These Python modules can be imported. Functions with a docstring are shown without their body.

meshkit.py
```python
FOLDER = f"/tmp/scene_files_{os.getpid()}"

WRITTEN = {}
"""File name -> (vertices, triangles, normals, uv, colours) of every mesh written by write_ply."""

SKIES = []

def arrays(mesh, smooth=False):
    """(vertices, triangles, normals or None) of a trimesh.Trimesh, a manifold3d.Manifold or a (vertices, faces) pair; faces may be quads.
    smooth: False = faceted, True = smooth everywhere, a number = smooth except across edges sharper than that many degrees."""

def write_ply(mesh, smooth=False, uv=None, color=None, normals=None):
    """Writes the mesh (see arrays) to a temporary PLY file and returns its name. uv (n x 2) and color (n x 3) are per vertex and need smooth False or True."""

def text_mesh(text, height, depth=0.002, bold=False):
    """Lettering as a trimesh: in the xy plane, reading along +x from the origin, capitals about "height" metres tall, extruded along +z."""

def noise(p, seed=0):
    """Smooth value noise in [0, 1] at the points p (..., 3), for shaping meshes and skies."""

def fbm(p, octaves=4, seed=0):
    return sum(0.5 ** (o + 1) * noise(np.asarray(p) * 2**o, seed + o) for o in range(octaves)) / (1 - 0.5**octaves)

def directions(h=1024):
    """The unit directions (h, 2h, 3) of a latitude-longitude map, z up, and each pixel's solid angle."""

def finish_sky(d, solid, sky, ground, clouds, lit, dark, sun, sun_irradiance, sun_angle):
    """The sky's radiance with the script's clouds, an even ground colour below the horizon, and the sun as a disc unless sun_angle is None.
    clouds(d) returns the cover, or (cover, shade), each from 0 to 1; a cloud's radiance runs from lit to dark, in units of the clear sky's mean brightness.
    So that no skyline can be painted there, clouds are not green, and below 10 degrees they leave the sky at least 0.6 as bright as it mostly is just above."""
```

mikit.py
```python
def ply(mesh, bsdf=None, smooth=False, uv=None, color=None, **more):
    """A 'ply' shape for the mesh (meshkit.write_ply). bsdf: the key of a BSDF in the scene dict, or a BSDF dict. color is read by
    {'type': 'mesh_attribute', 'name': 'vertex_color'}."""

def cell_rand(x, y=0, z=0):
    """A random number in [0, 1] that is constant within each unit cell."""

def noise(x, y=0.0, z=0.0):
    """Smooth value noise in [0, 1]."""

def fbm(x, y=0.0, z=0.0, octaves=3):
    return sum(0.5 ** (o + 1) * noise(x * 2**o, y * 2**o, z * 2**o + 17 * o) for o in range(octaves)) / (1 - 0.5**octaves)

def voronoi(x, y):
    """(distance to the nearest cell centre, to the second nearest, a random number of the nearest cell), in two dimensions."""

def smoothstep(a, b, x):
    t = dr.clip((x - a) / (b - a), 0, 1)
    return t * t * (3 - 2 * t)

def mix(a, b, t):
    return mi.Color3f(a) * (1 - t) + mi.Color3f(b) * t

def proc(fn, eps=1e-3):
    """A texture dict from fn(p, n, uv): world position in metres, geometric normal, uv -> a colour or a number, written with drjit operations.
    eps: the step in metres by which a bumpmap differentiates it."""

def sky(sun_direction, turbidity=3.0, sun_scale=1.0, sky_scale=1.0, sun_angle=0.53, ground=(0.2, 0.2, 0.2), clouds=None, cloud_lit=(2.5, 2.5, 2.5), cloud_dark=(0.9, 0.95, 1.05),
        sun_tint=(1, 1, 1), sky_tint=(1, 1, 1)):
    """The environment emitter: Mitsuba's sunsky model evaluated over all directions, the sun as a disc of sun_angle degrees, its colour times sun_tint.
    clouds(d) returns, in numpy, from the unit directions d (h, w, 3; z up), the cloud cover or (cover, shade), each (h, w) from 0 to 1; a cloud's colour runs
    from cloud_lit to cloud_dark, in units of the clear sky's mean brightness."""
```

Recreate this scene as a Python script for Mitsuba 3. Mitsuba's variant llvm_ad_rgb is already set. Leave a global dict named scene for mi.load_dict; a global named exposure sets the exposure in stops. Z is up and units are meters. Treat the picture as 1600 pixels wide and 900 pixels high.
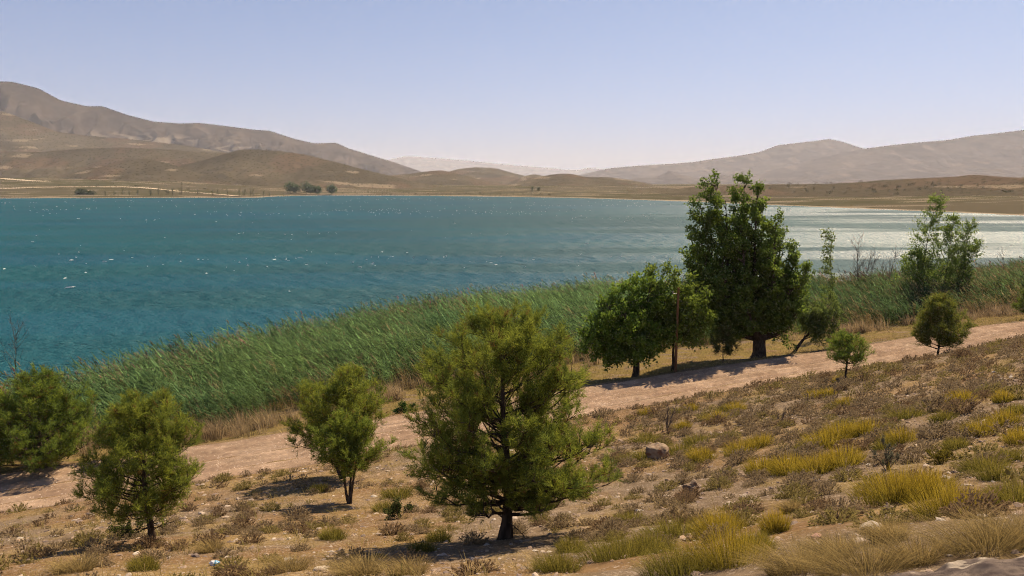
import math
import numpy as np
import trimesh
import drjit as dr
import mitsuba as mi
import mikit
import meshkit
from scipy.interpolate import RBFInterpolator, CubicSpline
from mikit import proc, noise, fbm, voronoi, smoothstep, mix, cell_rand

T = mi.ScalarTransform4f
scene, labels = {}, {}

# ------------------------------------------------------------------ camera, sky, exposure
EYE = 16.5                                    # metres above the lake
TILT = math.atan((450 - 288) / 1255.75)
scene['camera'] = {'type': 'perspective', 'fov': 65.0, 'fov_axis': 'x', 'near_clip': 0.3, 'far_clip': 60000.0,
                   'to_world': T().look_at(origin=[0, 0, EYE], target=[0, 100, EYE - 100 * math.tan(TILT)], up=[0, 0, 1]),
                   'medium': {'type': 'ref', 'id': 'dusty_air'}}
SUN_AZ, SUN_EL = math.radians(35), math.radians(50)
scene['sky_light'] = mikit.sky([math.cos(SUN_EL) * math.sin(SUN_AZ), math.cos(SUN_EL) * math.cos(SUN_AZ), math.sin(SUN_EL)], turbidity=3.0, sun_scale=2.0,
                               sun_tint=(1.0, 0.965, 0.90), sky_tint=(0.99, 0.975, 1.12), ground=(0.25, 0.2, 0.15))
exposure = 1.5

# the dusty air over the valley
scene['dusty_air'] = {'type': 'homogeneous', 'albedo': {'type': 'rgb', 'value': [0.865, 0.885, 0.965]}, 'sigma_t': 0.00006,
                      'phase': {'type': 'hg', 'g': 0.1}}
scene['haze'] = {'type': 'cube', 'to_world': T().translate([0, 0, 430]).scale([27000, 27000, 440]), 'bsdf': {'type': 'null'},
                 'interior': {'type': 'ref', 'id': 'dusty_air'}}
labels['haze'] = {'label': 'pale dusty haze filling the air over the valley', 'category': 'haze', 'kind': 'stuff'}


# ------------------------------------------------------------------ helpers
def rng_(seed):
    return np.random.default_rng(seed)


def sstep(a, b, x):
    t = np.clip((x - a) / (b - a), 0, 1)
    return t * t * (3 - 2 * t)


def n2(x, y, s, octaves=3, seed=0):
    """fbm in [-1, 1] with features about s metres"""
    p = np.stack([np.asarray(x, float) / s, np.asarray(y, float) / s, np.full(np.shape(x), 0.37)], -1)
    return meshkit.fbm(p, octaves, seed) * 2 - 1


def seg_dist(px, py, line):
    """(distance to the polyline, arc position of the nearest point)"""
    best, arc, run = np.full(np.shape(px), 1e9), np.zeros(np.shape(px)), 0.0
    for (ax, ay), (bx, by) in zip(line[:-1], line[1:]):
        dx, dy = bx - ax, by - ay
        ln = math.hypot(dx, dy)
        t = np.clip(((px - ax) * dx + (py - ay) * dy) / ln ** 2, 0, 1)
        d = np.hypot(px - ax - t * dx, py - ay - t * dy)
        m = d < best
        best, arc = np.where(m, d, best), np.where(m, run + t * ln, arc)
        run += ln
    return best, arc


def inside(px, py, poly):
    c = np.zeros(np.shape(px), bool)
    for (ax, ay), (bx, by) in zip(poly, poly[1:] + poly[:1]):
        if ay == by:
            continue
        c ^= ((ay > py) != (by > py)) & (px < (bx - ax) * (py - ay) / (by - ay) + ax)
    return c


def grid_faces(n, m):
    i, j = np.meshgrid(np.arange(n - 1), np.arange(m - 1), indexing='ij')
    a = (i * m + j).ravel()
    q = np.stack([a, a + m, a + m + 1, a + 1], 1)
    return np.vstack([q[:, [0, 1, 2]], q[:, [0, 2, 3]]])


def put(key, mesh, bsdf, smooth=False, uv=None, label=None, cat=None, group=None, kind=None, color=None, place=None):
    n, k = key, 0
    while n in scene:
        k += 1
        n = f'{key}_{k:03d}'
    d = mikit.ply(mesh, bsdf, smooth=smooth, color=color, uv=uv) if not isinstance(mesh, dict) else dict(mesh)
    if place is not None:
        d['to_world'] = place
    scene[n] = d
    tag(n, label, cat, group, kind)
    return n


def tag(n, label=None, cat=None, group=None, kind=None):
    e = {k: v for k, v in (('label', label), ('category', cat), ('group', group), ('kind', kind)) if v}
    if e:
        labels[n] = e


def rgb(*c):
    return {'type': 'rgb', 'value': list(c)}


# ------------------------------------------------------------------ terrain
ROAD = np.array([(-75, 10), (-55, 20.5), (-38, 28.6), (-23.3, 35.3), (-18.4, 37.4), (-12.9, 39.7), (-5.7, 43.2), (0.5, 46.4), (6.0, 49.3), (13.0, 53.0), (20.7, 56.6), (28.2, 59.9),
                 (34.4, 62.6), (41.9, 65.6), (55, 70), (75, 75.5), (110, 82)], float)
NEAR_SHORE = [(-900, -350), (-400, -150), (-150, -20), (-60, 38), (-36, 53), (-30, 61), (-25, 70), (-20.5, 80), (-14, 90), (-3, 99), (11, 108), (30, 112), (52, 117), (86, 135), (140, 165),
              (210, 200), (270, 240), (300, 300)]
FAR_SHORE = [(290, 370), (271.6, 427.8), (257.5, 499.4), (231.1, 583), (208, 656), (181.5, 764), (138.6, 876), (79.2, 1001), (-17.5, 1106), (-152, 1202), (-294, 1237), (-333, 1136),
             (-325, 1025), (-475, 1001), (-619, 978), (-1000, 930), (-1400, 700), (-1500, 200), (-1200, -250)]
LAKE = NEAR_SHORE + FAR_SHORE
CTRL = np.array([
    (0, 0, 15.0), (0, -12, 16.2), (-12, -8, 14.0), (14, -10, 17.5), (-35, -5, 10.5), (30, -5, 19), (60, 10, 19), (-60, -15, 8),
    (-8.8, 13, 9.9), (-5.3, 12.5, 10.2), (-1.8, 10.5, 11.2), (0, 8, 12.4), (1.2, 7, 12.9), (2, 6, 13.4), (3, 6, 13.7), (2.6, 4.5, 14.2), (-0.1, 15, 9.6), (-8, 17, 8.6),
    (-7.2, 31, 4.9), (-5.2, 25, 6.2), (-11.2, 27, 5.3), (-15, 24, 5.7), (-30, 18, 4.6), (5.3, 32, 5.9), (3.8, 23, 7.6), (2.8, 11, 11.4), (6.2, 12.5, 11.6), (12.6, 22, 10.2), (18, 28, 9.4),
    (22.5, 44, 6.6), (20.4, 49.5, 4.6), (30.8, 57, 4.4), (11.1, 34, 6.5), (7.3, 22, 8.7), (10.4, 16, 11.1), (5.3, 8, 13.1), (-2.3, 28, 5.6), (1.4, 34, 5.1), (40, 45, 9.5), (60, 58, 9.5),
    (-55, 20.5, 2.6), (-23.3, 35.3, 2.5), (-18.4, 37.4, 2.6), (-12.9, 39.7, 2.8), (-5.7, 43.2, 3.0), (6, 49.3, 3.2), (13, 53, 3.3), (20.7, 56.6, 3.5), (28.2, 59.9, 3.7), (34.4, 62.6, 4.0),
    (41.9, 65.6, 4.5), (75, 75.5, 5.0),
    (-26, 39.5, 2.2), (-18, 47, 1.0), (-15.6, 54, 0.9), (-7.3, 59.5, 1.0), (5.5, 67.3, 1.3), (12, 60, 2.6), (22, 64, 2.8), (38.3, 86.3, 1.5), (60, 94.5, 2.0), (-35, 43, 0.9),
    (-60, 38, 0.0), (-36, 53, 0.0), (-25, 70, 0), (-14, 90, 0), (11, 108, 0), (52, 117, 0), (86, 135, 0), (-60, 60, -2.0), (-40, 80, -2.4), (-20, 110, -2.4), (30, 135, -2.6), (80, 160, -2.2)], float)
_rbf = RBFInterpolator(CTRL[:, :2] / 20, CTRL[:, 2], kernel='thin_plate_spline', smoothing=0.01)


ROAD_ARC = np.concatenate([[0], np.cumsum(np.hypot(*np.diff(ROAD, axis=0).T))])
ROAD_Z = np.array([2.4, 2.45, 2.5, 2.5, 2.6, 2.8, 3.0, 3.1, 3.2, 3.3, 3.5, 3.7, 4.0, 4.4, 4.7, 5.0, 5.0])


def height(x, y, fine=True):
    """the ground's height: the slope and shelf near the camera, the lake bed, the plains beyond"""
    x, y = np.asarray(x, float), np.asarray(y, float)
    shp = x.shape
    x, y = x.ravel(), y.ravel()
    r = np.hypot(x, y)
    d, _ = seg_dist(x, y, LAKE + LAKE[:1])
    lake = inside(x, y, LAKE)
    rise = 0.02 + 0.026 * sstep(-150, -550, x)
    far = np.where(lake, -5 * (1 - np.exp(-d / 25)), 0.35 * np.minimum(d / 6, 1) + rise * np.minimum(d, 620) + 0.003 * np.maximum(d - 620, 0).clip(0, 1500))
    far = far + np.where(lake, 0, n2(x, y, 90, 3, 5) * np.minimum(d, 200) * 0.008)
    behind = np.where((y < 0.5 * x + 40) & ~lake, 0.16 * np.minimum(d, 500), far)
    far = np.where(r < 450, behind, far)
    z = far.copy()
    m = r < 190
    if m.any():
        nr = _rbf(np.stack([x[m], y[m]], 1) / 20)
        rd, ra = seg_dist(x[m], y[m], [tuple(p) for p in ROAD])
        bench = 1 - sstep(2.8, 6.0, rd)
        nr = nr * (1 - bench) + bench * np.interp(ra, ROAD_ARC, ROAD_Z)
        off = sstep(2.6, 6.5, rd)
        if fine:
            up = sstep(0.2, 1.0, nr)
            nr = nr + off * up * (0.22 * n2(x[m], y[m], 4.5, 3, 1) + 0.07 * n2(x[m], y[m], 0.8, 3, 2)) + 0.03 * n2(x[m], y[m], 0.5, 2, 3) * up
            cl = r[m] < 45
            nr[cl] += 0.022 * off[cl] * n2(x[m][cl], y[m][cl], 0.16, 3, 4)
            nr -= 0.12 * (1 - sstep(1.6, 2.9, rd))
        w = sstep(125, 185, r[m])
        z[m] = nr * (1 - w) + far[m] * w
    return z.reshape(shp)


ang = np.concatenate([np.arange(-180, -40, 4.0), np.arange(-40, 40, 0.34), np.arange(40, 180.1, 4.0)])
rad = np.concatenate([[0.01, 0.4], np.geomspace(0.8, 150, 360), np.geomspace(153, 26000, 140)])
A_, R_ = np.meshgrid(np.radians(ang), rad, indexing='ij')
gx, gy = R_ * np.sin(A_), R_ * np.cos(A_)
gz = height(gx, gy)
ground_mesh = (np.stack([gx, gy, gz], -1).reshape(-1, 3), grid_faces(len(ang), len(rad)))


def soil(p, n, uv):
    a = fbm(p.x * 0.35, p.y * 0.35, 0, 3)
    b = fbm(p.x * 2.3, p.y * 2.3, 3, 3)
    earth = mix((0.150, 0.094, 0.049), (0.190, 0.130, 0.070), smoothstep(0.3, 0.7, a))
    pebbly = mix((0.120, 0.09, 0.063), (0.168, 0.13, 0.092), b)
    c = mix(earth, pebbly, smoothstep(0.42, 0.66, fbm(p.x * 0.22 + 9, p.y * 0.3, 1, 3) + 0.12 * smoothstep(-6, 12, p.x)) * 0.85)
    straw = mix((0.175, 0.122, 0.05), (0.21, 0.15, 0.06), b)
    c = mix(c, straw, smoothstep(0.50, 0.68, fbm(p.x * 0.6 + 31, p.y * 0.6, 2, 3)) * 0.55)
    d1, d2, w = voronoi(p.x * 16, p.y * 16)
    c = mix(c, mix((0.09, 0.065, 0.05), (0.33, 0.27, 0.21), w), smoothstep(0.36, 0.26, d1) * smoothstep(0.55, 0.75, w * 0.6 + b * 0.5) * 0.8)
    c = c * (0.68 + 0.64 * fbm(p.x * 7, p.y * 7, 7, 3))
    # the shelf along the reeds is dry yellow turf, mud below the waterline
    turf = mix((0.18, 0.127, 0.055), (0.14, 0.112, 0.04), fbm(p.x * 0.8, p.y * 0.8, 4, 3))
    s = p.y - 0.5 * p.x - 49.2 + 2.0 * (fbm(p.x * 0.5, p.y * 0.5, 8, 3) - 0.5)
    c = mix(c, turf, smoothstep(0.0, 1.6, s) * smoothstep(0.25, 0.5, fbm(p.x * 1.2, p.y * 1.2, 5, 2)))
    c = mix(c, (0.05, 0.045, 0.03), smoothstep(0.5, 0.1, p.z) * smoothstep(300, 200, p.y))
    # the plains across the lake: tan steppe with green-brown patches, a pale rim at the water
    v = fbm(p.x * 0.006, p.y * 0.012, 0, 3)
    plain = mix(mix((0.092, 0.077, 0.050), (0.070, 0.064, 0.034), smoothstep(0.35, 0.65, v)), (0.19, 0.155, 0.105), smoothstep(0.55, 0.75, fbm(p.x * 0.02, p.y * 0.05, 2, 3)))
    plain = mix((0.28, 0.24, 0.175), plain, smoothstep(0.1, 0.5, p.z + 0.4 * (fbm(p.x * 0.03, p.y * 0.03, 3, 2) - 0.5)))
    return mix(c, plain, smoothstep(200, 260, dr.abs(p.y) + dr.abs(p.x) * 0.6))


scene['soil'] = {'type': 'twosided', 'bsdf': {'type': 'diffuse', 'reflectance': proc(soil)}}
put('ground', ground_mesh, 'soil', smooth=True, label='stony tan slope falling to a shelf by the lake and the plains beyond', kind='structure')

# the dirt road: its own sheet, 4 cm above the ground, with ruts and ragged edges
_cum = np.concatenate([[0], np.cumsum(np.hypot(*np.diff(ROAD, axis=0).T))])
_rs = CubicSpline(_cum, ROAD)
ss = np.arange(0, _cum[-1], 0.22)
ww = np.linspace(-1, 1, 41)
c_, t_ = _rs(ss), _rs(ss, 1)
t_ /= np.linalg.norm(t_, axis=1, keepdims=True)
nrm = np.stack([-t_[:, 1], t_[:, 0]], 1)
S_, W_ = np.meshgrid(ss, ww, indexing='ij')
half = np.where(W_ > 0, 3.1 + 0.5 * n2(S_, 0 * S_, 5, 3, 11), 3.15 + 0.6 * n2(S_, 0 * S_ + 40, 4, 3, 12))
off = W_ * half
rx, ry = c_[:, None, 0] + nrm[:, None, 0] * off, c_[:, None, 1] + nrm[:, None, 1] * off
wob = 0.25 * n2(S_, 0 * S_ + 7, 9, 2, 13)
rut = sum(np.exp(-((off - o - wob) / 0.24) ** 2) for o in (-1.25, 0.55)) + 0.6 * sum(np.exp(-((off - o + wob) / 0.16) ** 2) for o in (-0.45, 1.45))
rz = height(rx, ry, False) + 0.03 - 0.18 * rut + 0.035 * n2(rx, ry, 1.3, 3, 14) + 0.02 * n2(rx, ry, 0.3, 2, 15) - 0.35 * sstep(0.86, 1.0, np.abs(W_)) ** 2 + 0.05 * np.exp(-((np.abs(W_) - 0.82) / 0.08) ** 2)


def road_dirt(p, n, uv):
    a = fbm(p.x * 0.5, p.y * 0.9, 0, 3)
    b = fbm(p.x * 6, p.y * 6, 1, 3)
    c = mix((0.275, 0.19, 0.13), (0.335, 0.242, 0.17), smoothstep(0.3, 0.7, a))
    c = mix(c, (0.20, 0.135, 0.092), smoothstep(0.55, 0.8, fbm(p.x * 1.3 + p.y * 0.2, p.y * 2.2 - p.x * 1.1, 3, 3)) * 0.7)
    d1, d2, w = voronoi(p.x * 9, p.y * 9)
    c = mix(c, mix((0.25, 0.18, 0.13), (0.6, 0.5, 0.4), w), smoothstep(0.28, 0.2, d1) * smoothstep(0.8, 0.9, w + 0.1 * b) * 0.8)
    # packed dust in the wheel tracks, loose pebbly earth between and beside them
    o = uv.y + 0.22 * (fbm(p.x * 1.5, p.y * 1.5, 9, 3) - 0.5)
    tr = dr.maximum(smoothstep(0.55, 0.2, dr.abs(o + 1.25)), smoothstep(0.55, 0.2, dr.abs(o - 0.55)))
    loose = mix((0.17, 0.118, 0.08), (0.25, 0.18, 0.125), fbm(p.x * 4, p.y * 4, 5, 3))
    c = mix(c, loose, (1 - tr) * smoothstep(0.35, 0.6, fbm(p.x * 1.1, p.y * 1.1, 12, 3)) * 0.5)
    return c * (0.8 + 0.4 * b)


scene['road_dirt'] = {'type': 'twosided', 'bsdf': {'type': 'diffuse', 'reflectance': proc(road_dirt)}}
put('dirt_road', (np.stack([rx, ry, rz], -1).reshape(-1, 3), grid_faces(len(ss), len(ww))), 'road_dirt', smooth=True, uv=np.stack([S_.ravel(), (off - wob).ravel()], 1), label='rutted pinkish dirt road running along the foot of the slope', kind='structure')

# ------------------------------------------------------------------ the lake
wa = np.radians(np.arange(-48, 42, 0.24))
wr = np.concatenate([np.geomspace(45, 420, 330), np.geomspace(424, 2200, 100)])
WA, WR = np.meshgrid(wa, wr, indexing='ij')
wx, wy = WR * np.sin(WA), WR * np.cos(WA)


def waves(x, y):
    g = rng_(21)
    z = np.zeros_like(x)
    for lam, amp in ((9.0, 0.05), (6.1, 0.045), (4.2, 0.04), (3.0, 0.03), (2.2, 0.022), (1.6, 0.016)):
        for k in range(4):
            th = math.radians(205) + g.normal(0, 0.45)
            kx, ky, ph = math.cos(th) * 2 * math.pi / lam, math.sin(th) * 2 * math.pi / lam, g.uniform(0, 6.28)
            f = kx * x + ky * y + ph + 1.5 * n2(x, y, lam * 5, 2, int(g.integers(99)))
            z += 1.4 * amp * (1 - np.abs(np.sin(f / 2))) * 0.9
    return z


wz = waves(wx, wy) * sstep(900, 250, WR) * (0.55 + 0.55 * (n2(wx, wy * 1.0, 70, 3, 31) * 0.5 + 0.5))
wz -= wz.mean()


def gust(p):
    return fbm(p.x * 0.006, p.y * 0.022 - p.x * 0.002, 1, 4)


def streak(p):
    return fbm(p.x * 0.008 + p.y * 0.002, p.y * 0.05 - p.x * 0.004, 1, 4)


def water_tint(p, n, uv):
    g = fbm(p.x * 0.02, p.y * 0.022, 4, 4)
    c = mix((0.0025, 0.062, 0.084), (0.0035, 0.071, 0.089), smoothstep(0.3, 0.7, g))
    return c


def water_rough(p, n, uv):
    return 0.40 + 0.27 * smoothstep(0.40, 0.60, streak(p))


def water_bump(p, n, uv):
    q = fbm(p.x * 0.5 + p.y * 0.2, p.y * 0.8, 2, 4)
    return 0.9 * (0.25 + 1.2 * smoothstep(0.38, 0.62, streak(p))) * q + 0.45 * fbm(p.x * 1.9 + p.y, p.y * 2.8, 5, 3)


scene['lake_water'] = {'type': 'bumpmap', 'arbitrary': proc(water_bump, eps=0.02), 'scale': 0.6,
                       'bsdf': {'type': 'principled', 'base_color': proc(water_tint), 'roughness': proc(water_rough), 'specular': 0.20}}
put('water', (np.stack([wx, wy, wz], -1).reshape(-1, 3), grid_faces(len(wa), len(wr))), 'lake_water', smooth=True, label='choppy teal lake water with small whitecaps', kind='structure')

# whitecaps: torn patches of foam riding on the crests, thrown up where the gusts run, none in the lee of the near shore
g = rng_(33)
fr_, fa_ = np.sqrt(g.uniform(105 ** 2, 950 ** 2, 30000)), g.uniform(math.radians(-36), math.radians(36), 30000)
fx_, fy_ = fr_ * np.sin(fa_), fr_ * np.cos(fa_)
ns_, _ = seg_dist(fx_, fy_, NEAR_SHORE)
keep_ = inside(fx_, fy_, LAKE) & (g.random(30000) < 0.012 + 0.4 * sstep(0.08, 0.5, n2(fx_ * 0.6, fy_, 45, 3, 34))) & (ns_ > 30 + 40 * g.random(30000))
fx_, fy_ = fx_[keep_], fy_[keep_]
nf = len(fx_)
ring = np.linspace(0, 2 * np.pi, 9)[:-1]
rr_ = g.uniform(0.5, 1.2, (nf, 8))
fl, fw = 0.18 + 0.9 * g.random(nf) ** 2.2, g.uniform(0.08, 0.24, nf)
th_ = math.radians(72) + g.normal(0, 0.35, nf)
u_, v_ = np.cos(ring) * rr_ * fl[:, None], np.sin(ring) * rr_ * fw[:, None]
px_, py_ = fx_[:, None] + u_ * np.cos(th_)[:, None] - v_ * np.sin(th_)[:, None], fy_[:, None] + u_ * np.sin(th_)[:, None] + v_ * np.cos(th_)[:, None]
top_ = 0.10 + 0.10 * g.random(nf)
fv = np.concatenate([np.stack([px_, py_, np.zeros_like(px_) - 0.02], -1), np.stack([px_ * 0.55 + fx_[:, None] * 0.45, py_ * 0.55 + fy_[:, None] * 0.45, np.broadcast_to(top_[:, None], px_.shape) * g.uniform(0.6, 1.3, px_.shape)], -1),
                     np.stack([fx_, fy_, top_ * 1.15], -1)[:, None]], 1)
k8 = np.arange(8)
tri = np.concatenate([np.stack([k8, (k8 + 1) % 8, 8 + (k8 + 1) % 8], 1), np.stack([k8, 8 + (k8 + 1) % 8, 8 + k8], 1), np.stack([8 + k8, 8 + (k8 + 1) % 8, np.full(8, 16)], 1)])
scene['foam'] = {'type': 'twosided', 'bsdf': {'type': 'diffuse', 'reflectance': rgb(0.42, 0.49, 0.51)}}
put('whitecaps', (fv.reshape(-1, 3), (tri[None] + (np.arange(nf) * 17)[:, None, None]).reshape(-1, 3)), 'foam', label='small torn whitecaps scattered over the windy lake', cat='foam', kind='stuff')

# ------------------------------------------------------------------ hills and mountains across the lake
def ridge_range(crest, front, back, seed, gully=250.0, amp=0.28, step=12.0, rows=90, base=-3.0, power=1.35, rough=0.02):
    """a ridge with its crest along the given points, a front slope towards the lake and a back slope, cut by gullies"""
    c = np.array(crest, float)
    cum = np.concatenate([[0], np.cumsum(np.hypot(*np.diff(c[:, :2], axis=0).T))])
    s = np.linspace(0, cum[-1], int(cum[-1] / step))
    f = CubicSpline(cum, c)(s) if len(c) < 4 else np.stack([np.interp(s, cum, c[:, k]) for k in range(3)], 1)
    ker = np.hanning(max(5, int(cum[-1] / len(c) / step * 0.5) | 1))
    ker /= ker.sum()
    h = len(ker) // 2
    f = np.stack([np.convolve(np.pad(f[:, k], h, mode='edge'), ker, 'valid') for k in range(3)], 1)
    u = np.concatenate([-np.linspace(1, 0, rows // 3) ** 1.3, np.linspace(0, 1, rows)[1:] ** 1.15])
    F, U = np.meshgrid(np.arange(len(s)), u, indexing='ij')
    x = f[:, 0][F]
    y = f[:, 1][F] - np.where(U > 0, U * front, U * back)
    t = np.abs(U)
    prof = (1 - t) ** power
    hz = f[:, 2][F] - base
    xw = x + 0.35 * gully * n2(x, y, gully * 1.6, 3, seed + 1)
    r1 = 1 - np.abs(n2(xw, y * 0.42, gully, 3, seed + 2))
    r2 = 1 - np.abs(n2(xw * 1.0, y * 0.5, gully * 0.37, 3, seed + 3))
    carve = (1 - r1 ** 2) * 0.75 + (1 - r2 ** 2) * 0.6
    z = base + hz * prof - hz * amp * carve * np.minimum(1, 4.5 * t * (1 - 0.6 * t)) * (0.35 + 0.65 * prof)
    z += hz * rough * n2(x, y, gully * 0.2, 3, seed + 4) * np.minimum(1, 6 * t)
    edge = np.minimum(F, len(s) - 1 - F) / 6.0
    z = np.where(edge < 1, base + (z - base) * edge, z)
    return np.stack([x, y, z], -1).reshape(-1, 3), grid_faces(len(s), len(u))


def bare_mountain(p, n, uv):
    a = fbm(p.x * 0.004, p.y * 0.004, p.z * 0.01, 4)
    c = mix((0.056, 0.044, 0.036), (0.088, 0.068, 0.053), smoothstep(0.3, 0.7, a))
    # folded strata: light and dark beds, bent and pinched
    q = p.x * 0.0105 + 0.9 * fbm(p.x * 0.006, p.z * 0.022, 3, 3) * 3 + 0.006 * p.z
    k = dr.abs(q - dr.floor(q) - 0.5) * 2
    bed = smoothstep(0.45, 0.8, k) * smoothstep(0.30, 0.48, fbm(p.x * 0.0022 + 4, p.z * 0.004, 5, 2)) * smoothstep(330, 250, p.z) * smoothstep(-1500, -1800, p.x) * smoothstep(7000, 6500, p.y)
    c = mix(c, (0.24, 0.20, 0.15), bed * 0.85)
    c = mix(c, (0.14, 0.105, 0.078), smoothstep(0.58, 0.74, fbm(p.x * 0.008, p.y * 0.003, p.z * 0.006, 3)) * 0.6)
    return c * (0.88 + 0.24 * fbm(p.x * 0.05, p.y * 0.05, p.z * 0.05, 2))


def steppe_hill(p, n, uv):
    a = fbm(p.x * 0.006, p.y * 0.006, p.z * 0.02, 4)
    c = mix((0.076, 0.062, 0.040), (0.112, 0.092, 0.060), smoothstep(0.32, 0.68, a))
    c = mix(c, (0.125, 0.083, 0.055), smoothstep(0.5, 0.68, fbm(p.x * 0.013 + 7, p.y * 0.006, p.z * 0.03, 3)) * 0.6)
    c = mix(c, (0.24, 0.19, 0.13), smoothstep(0.66, 0.74, fbm(p.x * 0.012, p.y * 0.012, p.z * 0.07 + 3, 3)) * 0.7)
    d1, d2, w = voronoi(p.x * 0.12, p.y * 0.12)
    c = mix(c, (0.045, 0.042, 0.022), smoothstep(0.34, 0.22, d1) * smoothstep(0.35, 0.6, w) * 0.75)
    return c * (0.88 + 0.24 * fbm(p.x * 0.08, p.y * 0.08, p.z * 0.1, 2))


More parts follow.
